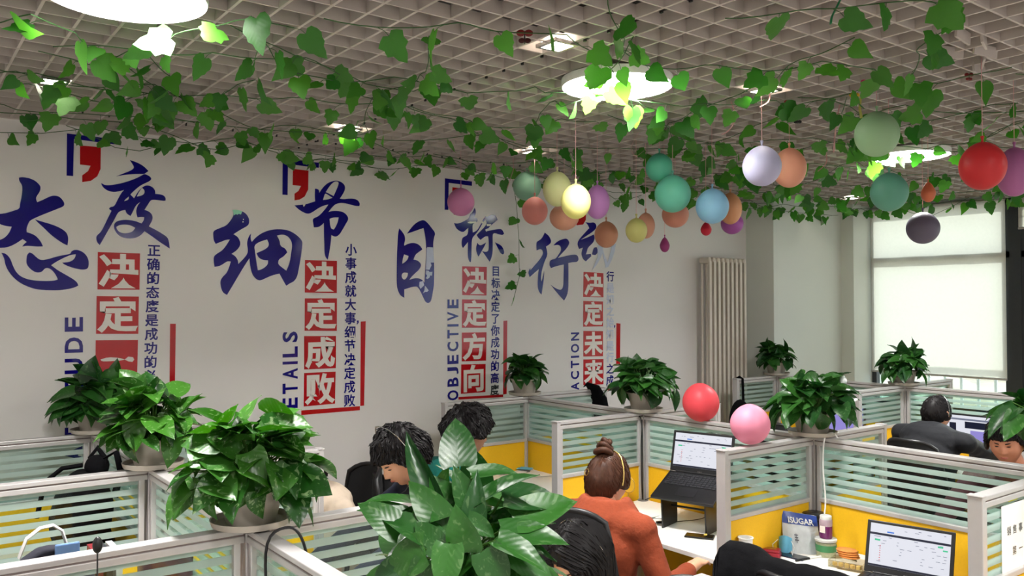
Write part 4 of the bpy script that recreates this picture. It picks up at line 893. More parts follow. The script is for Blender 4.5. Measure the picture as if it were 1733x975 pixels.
plant('potted pothos at the right edge over the young man', R2, 1.43, ZP, .33, .24, 80, .12, 29, custom=[(1722, 690, 1664, 728, 3.35, 1, (-.3, -.2, 1), 1), (1722, 700, 1702, 742, 3.35, 0, (-.4, -.5, .6), .8), (1712, 680, 1662, 702, 3.4, 2, (0, 0, 1), 1)])
cb = [  # base px, tip px, distance, mesh, normal hint, width
    (776, 790, 771, 702, 1.62, 2, (-.45, -.70, .45), 1.05), (748, 872, 684, 729, 1.62, 4, (-.75, -.45, .4), .55), (797, 806, 884, 786, 1.60, 1, (-.1, -.5, .9), .62), (800, 868, 768, 788, 1.6, 0, (-.5, -.6, .5), .8),
    (800, 855, 905, 792, 1.58, 0, (-.2, -.3, 1), .6), (850, 840, 968, 842, 1.60, 2, (-.35, -.5, .85), .75), (870, 882, 978, 840, 1.58, 0, (-.2, -.6, .8), .9), (690, 880, 612, 848, 1.60, 1, (-.3, -.4, .8), .9),
    (680, 900, 608, 846, 1.56, 2, (-.5, -.5, .7), .9), (700, 850, 616, 842, 1.64, 0, (0, -.3, 1), .55), (735, 915, 640, 862, 1.53, 0, (-.2, -.4, .9), .8), (760, 900, 690, 812, 1.56, 2, (-.6, -.5, .5), .8),
    (845, 900, 962, 905, 1.56, 2, (-.3, -.4, .8), .75), (835, 885, 915, 858, 1.62, 4, (-.2, -.4, 1), .8), (800, 900, 806, 810, 1.55, 3, (-.5, -.7, .3), .9), (840, 915, 930, 950, 1.52, 1, (-.2, -.4, .8), .85),
    (720, 930, 640, 968, 1.50, 2, (-.5, -.6, .5), .95), (700, 960, 612, 972, 1.52, 1, (-.5, -.5, .6), .9), (760, 920, 750, 1010, 1.47, 0, (-.5, -.7, .3), 1), (820, 930, 860, 1010, 1.5, 2, (-.4, -.7, .4), 1),
    (860, 935, 945, 990, 1.54, 0, (-.2, -.6, .7), .85), (720, 945, 700, 1020, 1.5, 1, (-.5, -.7, .3), 1), (790, 880, 845, 905, 1.50, 3, (-.5, -.6, .5), 1), (745, 930, 700, 880, 1.5, 2, (-.6, -.6, .4), .95),
    (790, 935, 770, 860, 1.5, 0, (-.6, -.6, .5), 1), (880, 960, 975, 1000, 1.6, 1, (-.3, -.5, .8), .8), (660, 975, 600, 1000, 1.55, 0, (-.5, -.5, .6), .9)]
plant('large pothos plant nearest the camera, glossy dark leaves, at the bottom centre', R1, 1.42, ZP, .20, .26, 60, .105, 31, pr=.11, custom=cb, up_bias=.15)

# ================================================================= IVY GARLANDS
def ivy_mesh(out, cup, bend):
    c = (0, .38, cup); vs = [c]+[(x, y, -bend*y*y+.02*math.sin(9*x+5*y)) for x, y in out]+[(0, .05, -.01), (0, .75, cup*.5-bend*.5)]
    n = len(out); fs = [(0, 1+i, 1+(i+1) % n) for i in range(n)]
    me = bpy.data.meshes.new('leaf'); me.from_pydata(vs[:n+1], [], fs); me.polygons.foreach_set('use_smooth', [True]*len(fs)); me.materials.append(M_ivy); return me
O1 = [(0, 0), (.16, -.13), (.34, -.10), (.46, .08), (.50, .26), (.40, .40), (.38, .55), (.24, .66), (.18, .82), (0, 1.05), (-.18, .82), (-.24, .66), (-.38, .55), (-.40, .40), (-.50, .26), (-.46, .08), (-.34, -.10), (-.16, -.13)]
O2 = [(0, 0), (.18, -.10), (.36, -.02), (.55, .12), (.42, .30), (.44, .52), (.26, .60), (.20, .80), (0, 1.0), (-.22, .78), (-.28, .58), (-.46, .48), (-.42, .28), (-.52, .10), (-.34, -.04), (-.16, -.12)]
O3 = [(0, 0), (.14, -.08), (.30, -.02), (.42, .16), (.40, .36), (.30, .58), (.16, .80), (0, 1.1), (-.16, .80), (-.30, .58), (-.40, .36), (-.42, .16), (-.30, -.02), (-.14, -.08)]
IVY = [ivy_mesh(o, cu_, b_) for o, cu_, b_ in ((O1, .06, .1), (O2, -.05, .2), (O3, .05, .25), (O1, -.06, .3), (O2, .08, .05))]
def garland(label, pts, step=.125, Ls=.092, seed=1, group='ivy garlands under the ceiling grid', hang=.85, jit=.05, name='ivy_garland'):
    rnd = random.Random(seed); pts = [Vector(p) for p in pts]
    # resample the path
    P = []; 
    for a, b in zip(pts[:-1], pts[1:]):
        n = max(1, int((b-a).length/.05)); P += [a.lerp(b, k/n) for k in range(n)]
    P.append(pts[-1])
    P = [p+Vector((noise.noise(p*3+Vector((seed, 0, 0)))*jit, noise.noise(p*3+Vector((0, seed, 0)))*jit, -abs(noise.noise(p*2.2+Vector((seed, 3, 0))))*jit*1.1)) for p in P]
    for p in P:
        for lx, ly in (LP_(212, -2), LP_(1044, 149), LP_(1539, 266)):
            if math.hypot(p.x-lx, p.y-ly) < .34: p.z = min(p.z, ZC-.075)
    t = thing(name, label, 'ivy garland', tuple(P[0]), group=group)
    stem = MB(); stem.tube(P, .0022, 5)
    acc = 0
    for i in range(1, len(P)):
        acc += (P[i]-P[i-1]).length
        if acc > step*rnd.uniform(.75, 1.25):
            acc = 0; a = rnd.uniform(0, 2*PI); side = Vector((math.cos(a), math.sin(a), 0))
            b = P[i]+side*rnd.uniform(.015, .05)+Vector((0, 0, -rnd.uniform(.005, .035)))
            if b.z > ZC-.01: b.z = ZC-.012
            d = (side*rnd.uniform(.15, 1.1)+Vector((0, 0, -hang*rnd.uniform(.3, 1.3)))).normalized(); L = Ls*rnd.uniform(.75, 1.2)
            a2 = rnd.uniform(0, 2*PI); nn = Vector((math.cos(a2), math.sin(a2), rnd.uniform(-.5, .2))) if rnd.random() < .6 else (Vector((-.6, -.8, -.3))+Vector((rnd.uniform(-.5, .5), rnd.uniform(-.5, .5), 0)))
            leaf_at(t, b, b+d*L, nn, IVY[rnd.randrange(5)])
            stem.tube([P[i], P[i].lerp(b, .6)+Vector((0, 0, .006)), b], .0012, 4, caps=False)
    stem.build('vine_stem', M_vine, t); return t
zc = ZC-.012
rows = [  # (name, y of the row at each x, step)
    ('hugging the lettered wall', 5.20, .125, .2, 7.0), ('second from the lettered wall', 4.93, .115, .2, 8.4), ('third from the lettered wall', 4.62, .13, .2, 8.3), ('fourth from the lettered wall', 4.25, .15, .1, 8.3),
    ('fifth from the lettered wall', 3.85, .15, .2, 8.3), ('sixth from the lettered wall', 3.45, .15, .5, 8.3), ('seventh from the lettered wall', 3.05, .17, 1.0, 8.3), ('eighth from the lettered wall, passing the round lamps', 2.55, .18, 1.2, 8.2), ('ninth from the lettered wall', 2.1, .15, 1.9, 7.0), ('nearest the camera', 1.6, .15, 2.3, 5.5)]
sd = 100
for rn, y0, step, xa, xb in rows:
    nseg = 3 if xb-xa > 5 else 2
    for k in range(nseg):
        a, b = xa+(xb-xa)*k/nseg, xa+(xb-xa)*(k+1)/nseg; sd += 1; rnd = random.Random(sd); pts = []
        amp = .10 if y0 > 5 else (.14 if y0 > 4.5 else .26)
        m = 9
        for q in range(m+1):
            f = q/m; pts.append((a+(b-a)*f, min(y0+amp*math.sin(f*7+sd)+rnd.uniform(-.05, .05), 5.33), zc-.035*abs(math.sin(f*PI*3))-(.03*rnd.random())))
        where = ['left', 'middle', 'right'][k] if nseg == 3 else ['left', 'right'][k]
        if y0 > 5:
            where = ['left', 'middle', 'right'][k]
        garland('green ivy garland %s, its %s stretch' % (rn, where), pts, step, .088 if y0 > 2.6 else .098, sd, jit=.06)
# crossing strands toward the camera
for k, (x0, y0, x1, y1) in enumerate([(2.2, 4.6, 1.7, 2.7), (3.0, 3.9, 2.3, 2.2), (3.6, 3.4, 2.9, 1.7), (4.3, 4.2, 3.6, 2.0), (5.3, 4.8, 4.4, 1.8), (6.3, 4.8, 5.0, 2.0), (7.4, 4.7, 6.2, 2.3), (1.2, 4.8, .9, 3.5)]):
    lab = ['left of the middle lamp', 'just left of the middle lamp, by the butterfly', 'just right of the middle lamp', 'above the lavender balloon', 'above the pale green balloon', 'beyond the pale green balloon', 'farthest right, near the window', 'below the big lamp at the upper left'][k]
    pts = [(x0+(x1-x0)*q/6+.08*math.sin(q*1.7+k), y0+(y1-y0)*q/6, zc-.03*abs(math.sin(q))) for q in range(7)]
    garland('ivy strand running across the rows, %s' % lab, pts, .14, .095, 300+k)
def strand_px(label, pp, dz, seed, **k): return garland(label, [atz(x, y, zc-dz) for x, y in pp], seed=seed, jit=.03, **k)
strand_px('ivy strand at the upper left passing under the big lamp', [(-30, 40), (60, 20), (130, 45), (180, 105), (235, 70), (320, 50), (420, 30), (500, 45)], .05, 501, step=.13, Ls=.105)
strand_px('ivy strand from the left edge below the downlight', [(-20, 150), (50, 140), (140, 165), (185, 175), (270, 150), (340, 175), (430, 130)], .03, 502, step=.13, Ls=.10)
strand_px('ivy strand at the left from the big lamp toward the wall', [(60, 80), (120, 95), (170, 115), (215, 110), (260, 140), (240, 190), (330, 205)], .03, 503, step=.14, Ls=.10)
strand_px('ivy strand across the upper left middle of the ceiling', [(420, 20), (455, 70), (520, 100), (570, 120), (620, 140), (700, 150), (760, 130)], .02, 504, step=.14, Ls=.095)
# strands that sag in front of the lettered wall
def gpx(label, pp, Y, seed, step=.11, Ls=.085, **k): return garland(label, [atY(x, y, Y) for x, y in pp], step, Ls, seed, jit=.012, **k)
gpx('sagging ivy strand over the first slogan corner bracket', [(112, 212), (150, 226), (195, 250), (235, 255), (270, 246), (292, 234)], 5.33, 401, .13)
gpx('short ivy strand over the second slogan corner bracket', [(500, 262), (520, 272), (545, 268), (590, 276), (640, 284)], 5.33, 402, .12)
garland('single ivy strand hanging straight down the wall between the third and fourth slogans', [atY(x, y, 5.29) for x, y in [(868, 305), (875, 345), (877, 390), (878, 430), (881, 465), (870, 502)]], .10, .088, 403, jit=.012, hang=.8)
gpx('ivy strand drooping above the fourth slogan right of the balloons', [(1020, 322), (1040, 335), (1062, 338), (1085, 330)], 5.2, 404, .10)
garland('ivy strand sagging before the window blind behind the grey balloon', [atX(x, y, 8.4) for x, y in [(1520, 352), (1548, 362), (1580, 364), (1605, 352), (1640, 333)]], .14, .10, 405, jit=.01)
garland('ivy strand over the pier top right of the radiator', [atY(x, y, 4.97) for x, y in [(1262, 352), (1300, 352), (1345, 358), (1385, 362), (1418, 362)]], .12, .095, 406, jit=.02)
garland('ivy strand along the top of the window blind', [atX(x, y, 8.40) for x, y in [(1470, 362), (1530, 350), (1600, 342), (1650, 338), (1700, 335)]], .13, .11, 407, jit=.02)

# butterflies, small bows and curled ribbons on the vines
def butterfly(label, p, z, c1, c2, s=.035):
    P = atz(p[0], p[1], z); t = thing('toy_butterfly', label, 'butterfly', tuple(P)); 
    m1 = mat('wing_'+c1[0], c1[1], .5); m2 = mat('wing_'+c2[0], c2[1], .5); ax = Vector((.6, -.4, .3)).normalized()
    for s_ in (-1, 1):
        a = CR*s_*.9+CU*.25; b = CU
        for (dx, dy, r1, mm) in ((.55, .45, .55, m1), (.4, -.45, .42, m2)):
            mb = MB(); mb.ell(P+a*s*dx+b*s*dy, (s*r1, s*.10, s*r1*.8), Matrix((CR, -CF, CU)).transposed(), n=12, m=6); mb.build('wing', mm, t, smooth=True)
    MB().tube([P-CU*s*.8, P, P+CU*s*.8], [s*.05, s*.1, s*.07], 6).build('butterfly_body', M_black, t, smooth=True)
butterfly('dark red toy butterfly on the vines left of the ceiling downlight', (888, 64), ZC-.05, ('red', (120, 22, 24)), ('darkred', (70, 16, 20)), .030)
butterfly('small yellow toy butterfly left of the pale green balloon', (1446, 166), ZC-.05, ('yellow', (224, 176, 40)), ('teal', (20, 110, 100)), .025)
butterfly('yellow and black toy butterfly above the orange balloons', (1350, 203), ZC-.06, ('yellow', (224, 176, 40)), ('black', (26, 24, 22)), .028)
butterfly('pink toy butterfly above the pale green balloon', (1467, 145), ZC-.04, ('pink', (196, 34, 96)), ('pink', (196, 34, 96)), .028)
butterfly('red toy butterfly right of the lavender balloon string', (1336, 178), ZC-.03, ('crimson', (190, 30, 50)), ('crimson', (190, 30, 50)), .026)
butterfly('tiny red toy butterfly on the vines above the red balloon', (1640, 131), ZC-.03, ('red', (120, 22, 24)), ('red', (120, 22, 24)), .02)
def ribbon(label, pp, D, m=M_ribbon, w=.004):
    D = px(atz(pp[0][0], pp[0][1], ZC-.004))[2]
    P = [atD(x, y, D) for x, y in pp]; Q = []
    for a, b, c, d in zip([P[0]]+P[:-2], P[:-1], P[1:], P[2:]+[P[-1]]):
        for k in range(4):
            u = k/4; Q.append(.5*((2*b)+(c-a)*u+(2*a-5*b+4*c-d)*u*u+(3*b-a-3*c+d)*u**3))
    Q.append(P[-1]); tag(MB().tube(Q, w, 6, flat=.25).build('ribbon', m, smooth=True), label, 'ribbon', 'loose ribbons on the ceiling')
ribbon('pink ribbon hanging left of the mint balloon', [(868, 267), (869, 285), (864, 302), (858, 320)], 5.3)
ribbon('curled pink ribbon left of the lavender balloon', [(1237, 172), (1243, 190), (1242, 208), (1232, 222), (1221, 228)], 4.2)
ribbon('straight pink ribbon left of the pale green balloon', [(1421, 177), (1417, 200), (1413, 230), (1411, 258)], 4.2)
ribbon('curled pink ribbon above the blue balloon right side', [(1394, 250), (1399, 265), (1397, 278), (1384, 290)], 4.6)
ribbon('curled pink ribbon below the heart-shaped leaves', [(1083, 220), (1074, 236), (1068, 252), (1076, 264), (1090, 255)], 4.4)
ribbon('yellow ribbon over the pale green balloon', [(1457, 165), (1455, 182), (1458, 200)], 3.9, mat('yellow_ribbon', (206, 206, 110), .5, trans=.3), .007)
ribbon('green ribbon dangling at the top edge', [(1424, -4), (1416, 12), (1408, 28), (1406, 40)], 3.2, mat('green_ribbon', (20, 140, 84), .5, trans=.3), .012)
ribbon('short pink ribbon beneath the downlight by the lavender balloon', [(1303, 158), (1300, 172), (1286, 181)], 4.0)

# ================================================================= BALLOONS
def rest_D(x, y, w, axis, pos):
    """distance at which a ball of w pixels just touches the top edge of a partition rail"""
    k = 1/math.sqrt(1+((x-866.5)/F_PX)**2); hi = pos/ray(x, y)[axis]; lo = hi-.45
    for _ in range(50):
        D = (lo+hi)/2; c = atD(x, y, D); r = w/2*D/F_PX*k
        d = math.hypot(max(0, abs(c[axis]-pos)-.026), max(0, c.z-ZT))
        if d > r*.985: lo = D
        else: hi = D
    return D
def balloon(label, cx, cy, w, h, col, sy=None, D=None, small=False, ang=0, key=None, knot=True):
    if D is None:
        if sy is not None: P = atz(cx, sy, ZC-.02); D = px(P)[2]
        else: D = .188*F_PX/w
    c = atD(cx, cy, D); kx = 1/math.sqrt(1+((cx-866.5)/F_PX)**2); ky = 1/math.sqrt(1+((cy-487.5)/F_PX)**2); r = w/2*D/F_PX*kx; hh = h/2*D/F_PX*ky
    t = thing('balloon', label, 'balloon', tuple(c), group='hanging balloons' if knot else 'fallen balloons')
    m = mat('latex_'+key, col, .42, noise_amt=.015, scale=4, trans=.22, spec=.3)
    R = Matrix.Rotation(ang, 3, CF)
    prof = []
    N = 28
    for i in range(N+1):
        a = PI*i/N; z = -math.cos(a); rr = math.sin(a)
        if small: rr *= (1-.34*z) if z > 0 else 1; zz = z*(1.0 if z < 0 else 1.1)
        else: rr *= (1-.10*max(0, z)**2); zz = z
        prof.append((max(1e-4, rr*r), zz*hh))
    ax = 0
    MM = R
    MB().lathe(prof, c, 40, MM).build('balloon_skin', m, t, smooth='all')
    if not knot:
        k = c+R @ Vector((0, 0, -hh)); return t
    top = c+R @ Vector((0, 0, hh*(1.08 if small else .99))); u = R @ Vector((0, 0, 1))
    kk = .9 if not small else .6
    MB().tube([top-u*.006*kk, top+u*.008*kk, top+u*.018*kk, top+u*.022*kk, top+u*.030*kk], [.010*kk, .0045*kk, .0055*kk, .0085*kk, .0075*kk], 12).build('knot', m, t, smooth=True)
    zt_ = ZC+.045
    MB().tube([top+u*.02*kk, (top.x, top.y, top.z+.03), (top.x, top.y, zt_)], .0016, 5).build('string', M_ribbon, t)
    return t
BL = [
 ('pink balloon alone before the third slogan bracket', 780, 342, 46, 48, (214, 138, 186), 262, 'pink'),
 ('mint green balloon left of the pale yellow ones', 892, 315, 48, 50, (140, 186, 160), 273, 'mint'),
 ('pale yellow balloon behind the bright yellow one', 943, 320, 49, 60, (216, 216, 160), 221, 'paleyellow'),
 ('bright pale yellow balloon in front of its cluster', 974.5, 341, 51, 60, (236, 232, 150), 192, 'yellow'),
 ('orchid purple balloon right of the yellow pair', 1011, 342, 42, 58, (196, 134, 202), 234, 'orchid'),
 ('rosy pink balloon below the mint green one', 905, 357, 44, 48, (226, 148, 140), None, 'rose'),
 ('peach balloon below the yellow pair', 955, 367, 50, 46, (222, 164, 138), None, 'peach'),
 ('dusty peach balloon covering the fourth slogan character', 1026, 397, 40, 45, (204, 146, 118), None, 'dusty'),
 ('small pale yellow balloon right of the dusty peach one', 1077, 390, 37, 42, (204, 200, 126), None, 'olive'),
 ('salmon balloon half behind the small pale yellow one', 1093, 382, 31, 44, (208, 152, 128), None, 'salmon'),
 ('smaller teal balloon, upper of the teal pair', 1116, 284, 47, 50, (88, 178, 150), None, 'teal'),
 ('larger teal balloon, lower of the touching teal pair', 1138.5, 328, 62, 64, (110, 196, 172), None, 'teal2'),
 ('peach balloon peeking from under the teal pair', 1143, 363, 46, 45, (208, 144, 124), None, 'peach2'),
 ('light blue balloon hanging over the tan orange one', 1205.5, 349, 57, 60, (146, 198, 230), 214, 'blue'),
 ('tan orange balloon behind the light blue one', 1236, 353, 40, 54, (216, 158, 118), 284, 'tan'),
 ('purple balloon under the tan orange one', 1239, 378, 39, 37, (174, 94, 174), None, 'purple'),
 ('lavender balloon in front of the upper peach one', 1289.5, 281, 67, 69, (192, 190, 218), 156, 'lavender'),
 ('peach balloon right behind the lavender one', 1336, 284, 59, 68, (228, 164, 138), 187, 'peach3'),
 ('large pale green balloon above the right lamp', 1484, 227, 79, 78, (158, 194, 152), 144, 'palegreen'),
 ('sea green balloon left of the tiny orange one', 1505, 325, 67, 66, (104, 168, 146), 290, 'sea'),
 ('grey purple balloon before the window blind', 1562, 386, 59, 54, (110, 104, 122), None, 'grey'),
 ('large red balloon hanging near the right edge', 1663, 281, 84, 82, (204, 52, 56), 104, 'red'),
 ('mauve balloon behind the red one at the right edge', 1717, 291, 68, 84, (178, 108, 160), 146, 'mauve')]
for lab, cx, cy, w, h, col, sy, key in BL:
    D = None
    if key == 'sea': sy = None; D = 4.25
    if key == 'grey': D = 5.2
    D = {'dusty': 5.6, 'olive': 5.3, 'salmon': 5.45, 'purple': 6.7}.get(key, D)
    if key == 'teal': D = 4.9
    if key == 'teal2': D = 4.85
    if key == 'peach2': D = 5.5
    if key in ('peach',): D = 5.35
    if key == 'rose': D = 5.7
    balloon(lab, cx, cy, w, h, col, sy, D, key=key)
balloon('tiny magenta teardrop balloon below the teal pair', 1125, 415, 17, 24, (150, 60, 116), None, 5.6, True, key='magenta')
balloon('tiny red balloon under the light blue one', 1195, 388, 19, 22, (204, 44, 66), None, 5.4, True, key='tinyred')
balloon('tiny orange teardrop balloon above the grey one', 1571, 326, 26, 33, (210, 120, 86), None, 5.0, True, key='tinyorange')
balloon('coral red balloon resting on the middle partition', 1186, 681, 63, 66, (240, 86, 96), None, rest_D(1186, 681, 63, 0, R2), ang=-.15, key='coral', knot=False)
balloon('light pink balloon resting on the glass wing', 1269.5, 718, 69, 69, (236, 152, 178), None, rest_D(1269.5, 718, 69, 1, 2.60), key='lightpink', knot=False)

# ================================================================= DESK THINGS
def laptop(label, hinge, yaw, tilt, lid, W=.355, D=.245, stand=False, seed=1):
    t = thing('laptop', label, 'laptop', hinge, yaw, 'open black laptops'); rnd = random.Random(seed)
    Rb = Matrix.Rotation(tilt, 4, 'Y')      # base lies along local -x from the hinge
    def P(m): return m
    mb = MB(); mb.box((-D/2, 0, -.009), (D, W, .018)); mb.v = [tuple(Rb @ Vector(v)) for v in mb.v]; mb.build('base', M_black, t, world=False, bevel=.004)
    mb = MB()
    for r in range(6):
        for c in range(15):
            mb.box((-.03-.0185*r, -W/2+.030+c*(W-.06)/14, .0012), (.0155, (W-.06)/14-.0035, .002))
    mb.v = [tuple(Rb @ Vector(v)) for v in mb.v]; mb.build('keys', mat('key_black', (38, 38, 42), .5), t, world=False, kind='stuff')
    mb = MB(); mb.box((-.185, 0, .0006), (.075, .115, .001)); mb.v = [tuple(Rb @ Vector(v)) for v in mb.v]; mb.build('touchpad', mat('pad_black', (30, 30, 33), .35), t, world=False)
    Lm = Matrix.Rotation(lid, 4, 'Y')      # local: x out of the screen (towards user = -x), z up the lid
    H = .232
    def L_(mb, n, m, **k): mb.v = [tuple(Lm @ Vector(v)) for v in mb.v]; return mb.build(n, m, t, world=False, **k)
    mb = MB(); mb.box((.004, 0, H/2), (.009, W, H)); lidp = L_(mb, 'lid', M_black, bevel=.003)
    mb = MB(); mb.box((-.0012, 0, H/2+.008), (.001, W-.032, H-.042)); L_(mb, 'screen', M_screen)
    def el(y, z, w, h, m, n='screen_detail', lift=.0019): mb = MB(); mb.box((-lift, y, z), (.0005, w, h)); L_(mb, n, m)
    sw_ = W-.032; z0 = H/2+.008; sh = H-.042
    el(0, z0+sh*.26, sw_, .010, M_scrdark, 'menu_bar'); el(0, z0-sh*.475, sw_, .009, M_scrdark, 'task_bar')
    el(-.02*0+sw_*.24, z0+sh*.33, .03, .006, M_scrblue, 'tab')
    el(sw_*.40, z0+sh*.12, .024, .008, M_scrgreen, 'button'); el(-sw_*.38, z0+sh*.18, .022, .007, M_scrgreen, 'button'); el(-sw_*.44, z0+sh*.11, .02, .006, M_scrgreen, 'button')
    for k in range(7): el(sw_*.36, z0-.002-k*.0105, .004, .0035, M_scrred, 'red_dot')
    mb = MB()
    for k in range(46): mb.box((-.0019, rnd.uniform(-.46, .42)*sw_, z0+rnd.choice([.40, .44, .2, .12, .05, -.02, -.09, -.16, -.23, -.3, -.37])*sh), (.0004, rnd.uniform(.005, .018), .0022))
    L_(mb, 'screen_text', M_scrgrey, kind='stuff')
    # small maker's wordmark below the screen
    Mt = Lm @ Matrix(((0, 0, -1, -.0014), (-1, 0, 0, 0), (0, 1, 0, .0075), (0, 0, 0, 1)))
    c_, f_ = glyph('DELL', .02); lo, hi = c_.min(0), c_.max(0); g = MB(); g.v = [tuple(Mt @ Vector(((v[0]-(lo[0]+hi[0])/2)*.030/(hi[0]-lo[0]), (v[1]-(lo[1]+hi[1])/2)*.008/(hi[1]-lo[1]), v[2]*.05))) for v in c_]; g.f = f_
    g.build('wordmark', M_metal, t, world=False)
    mb = MB(); mb.tube([(0, -W/2+.04, 0), (0, W/2-.04, 0)], .007, 8); mb.build('hinge', M_black, t, world=False, smooth=True)
    return t
LP1 = laptop('open black laptop raised on a stand beside the woman in orange', (3.715, 3.17, 1.035), math.radians(15), math.radians(-24), math.radians(14), W=.375, D=.26, seed=2)
t = thing('laptop_stand', 'low black laptop stand under the raised laptop', 'laptop stand', (3.56, 3.12, ZD))
for s in (-1, 1):
    d = Vector((math.cos(math.radians(15)), math.sin(math.radians(15)), 0)); l = Vector((-d.y, d.x, 0)); o = Vector((3.715, 3.17, 0))+l*s*.13
    mb = MB(); q = [o-d*.20+Vector((0, 0, ZD)), o-d*.03+Vector((0, 0, ZD)), o-d*.03+Vector((0, 0, .995)), o-d*.215+Vector((0, 0, .915))]
    mb.add([v+l*.004 for v in q]+[v-l*.004 for v in q], [(0, 1, 2, 3), (7, 6, 5, 4), (0, 4, 5, 1), (1, 5, 6, 2), (2, 6, 7, 3), (3, 7, 4, 0)]); mb.build('stand_side', M_black, t)
MB().tube([Vector((3.715, 3.17, 0))-Vector((.966, .259, 0))*.1+Vector((.259, -.966, 0))*k*.13+Vector((0, 0, .86)) for k in (-1, 1)], .006, 8).build('cross_bar', M_black, t)
LP2 = laptop('open black laptop at the lower right with a bright report on screen', (3.66, 1.945, ZD+.022), math.radians(13), 0, math.radians(17), W=.37, D=.26, seed=5)
def on(x, y, z=ZD): return atz(x, y, z)
def onX(x, X, z=ZD):
    lo, hi = .5, 5.0
    for _ in range(40):
        m_ = (lo+hi)/2
        if px((X, m_, z))[0] > x: lo = m_
        else: hi = m_
    return Vector((X, m_, z))
def phone(label, x, y, yaw, m=M_black):
    P = on(x, y); t = thing('phone', label, 'phone', tuple(P), yaw); MB().box((0, 0, .0045), (.075, .152, .008)).build('phone_body', m, t, world=False, bevel=.003)
    MB().box((0, 0, .0088), (.068, .144, .0008)).build('phone_screen', mat('phone_glass', (14, 14, 16), .08), t, world=False)
phone('black phone flat on the desk beside the raised laptop', 1184, 909, .55); phone('dark phone on papers in front of the snacks', 1340, 943, .1, mat('phone_blue', (30, 34, 60), .3))
tag(MB().ell(on(1194, 911)+Vector((0, 0, .018)), (.012, .008, .006), n=12, m=8).build('earbud_case', mat('bud_yellow', (226, 200, 90), .4), smooth=True), 'tiny yellow earbud piece lying on the black phone', 'earbud')
def sheet(label, x, y, w, d, yaw, z=0, m=M_paper, name='paper_sheet'):
    P = on(x, y); t = thing(name, label, 'paper', (P.x, P.y, ZD+z), yaw); n = 6; vs = []; fs = []
    for i in range(n+1):
        for j in range(n+1): u, v = i/n-.5, j/n-.5; vs.append((u*w, v*d, .0015+.006*max(0, (abs(u)+abs(v)-.6))*noise.noise((x+u*3, y+v*3, 0))*2+.002))
    for i in range(n):
        for j in range(n): a = i*(n+1)+j; fs.append((a, a+1, a+n+2, a+n+1))
    k = len(vs); vs += [(a, b, c-.001) for a, b, c in vs]; fs += [tuple(q+k for q in f[::-1]) for f in fs[:]]
    MB().add(vs, fs).build('page', m, t, world=False)
    return t
sheet('grey open booklet on the desk under the B62 sign', 905, 786, .30, .40, .3, .004, mat('grey_paper', (188, 184, 180), .8)); sheet('white sheet under the booklet by the man in green', 920, 798, .30, .34, -.2)
sheet('white sheet of notes under the blue mask by the man in green', 870, 800, .22, .30, .5); sheet('paper sheet beside the hand mirror', 1078, 870, .21, .29, .9); sheet('crumpled tissue beside the raised laptop', 1098, 873, .09, .11, .3, .004)
sheet('white sheet under the phone and pen at lower right', 1365, 950, .21, .30, .35); sheet('folded papers right of the lower right laptop', 1612, 958, .20, .15, .5); sheet('white note under the white marker by the pouch', 1330, 925, .12, .2, .2, .002)
def facemask(label, P, s=1.0, yaw=0, stand=False):
    t = thing('face_mask', label, 'face mask', tuple(P), yaw); n = 8; vs = []; fs = []
    for i in range(n+1):
        for j in range(n+1):
            u, v = i/n*2-1, j/n*2-1
            if stand: vs.append((.02*u*u, u*.032, .045+v*.045*(1-.35*u*u)+.004*math.cos(v*12)))
            else: vs.append((v*.045, u*.085, .008+.012*(1-u*u)*(1-v*v)+.002*math.cos(v*12)))
    for i in range(n):
        for j in range(n): a = i*(n+1)+j; fs.append((a, a+1, a+n+2, a+n+1))
    k = len(vs); vs += [(a+.0015, b, c-.0008) for a, b, c in vs]; fs += [tuple(q+k for q in f[::-1]) for f in fs[:]]
    MB().add(vs, fs).build('mask_cloth', mat('mask_blue', (110, 190, 226), .8), t, world=False, smooth=True)
    for s_ in (-1, 1):
        yy = .032 if stand else .085
        MB().tube([(0, s_*yy, .02), (-.03, s_*(yy+.02), .012), (-.05, s_*(yy+.005), .004), (-.02, s_*(yy-.01), .004)] if not stand else [(0, s_*yy, .07), (-.03, s_*(yy+.02), .05), (-.03, s_*(yy+.012), .01), (0, s_*yy, .02)], .0015, 6).build('ear_loop', M_white, t, world=False, smooth=True)
facemask('light blue face mask on the papers by the man in green', on(882, 796)+Vector((0, 0, .006)), yaw=.6); facemask('crumpled light blue face mask between the red case and pouch', onX(1328, 3.60)+Vector((0, 0, .002)), yaw=.4, stand=True)
# mirror
P = on(1063, 851); t = thing('desk_mirror', 'small round brass-ringed mirror on a stand by the hair bun', 'mirror', tuple(P))
MB().lathe([(.036, 0), (.036, .004), (.012, .008), (.001, .009)], P, 24).build('mirror_base', M_brass, t, smooth=True); MB().tube([P+Vector((0, 0, .006)), P+Vector((0, 0, .065))], .003, 8).build('stem', M_brass, t)
Rm = Matrix((Vector((.9, .15, 0)).normalized().cross(Vector((0, 0, 1))), Vector((0, 0, 1)), Vector((-.8, -.6, .15)).normalized())).transposed(); cm_ = P+Vector((0, 0, .115))
MB().lathe([(.050, -.002), (.050, .002), (.0, .002)][:2]+[(.001, .002)], cm_, 32, Rm).build('mirror_glass', mat('mirror', (230, 230, 230), .02, metal=1, noise_amt=0), t)
MB().tube([cm_+Rm @ Vector((.051*math.cos(2*PI*k/32), .051*math.sin(2*PI*k/32), 0)) for k in range(33)], .0026, 8).build('mirror_ring', M_brass, t, smooth=True)
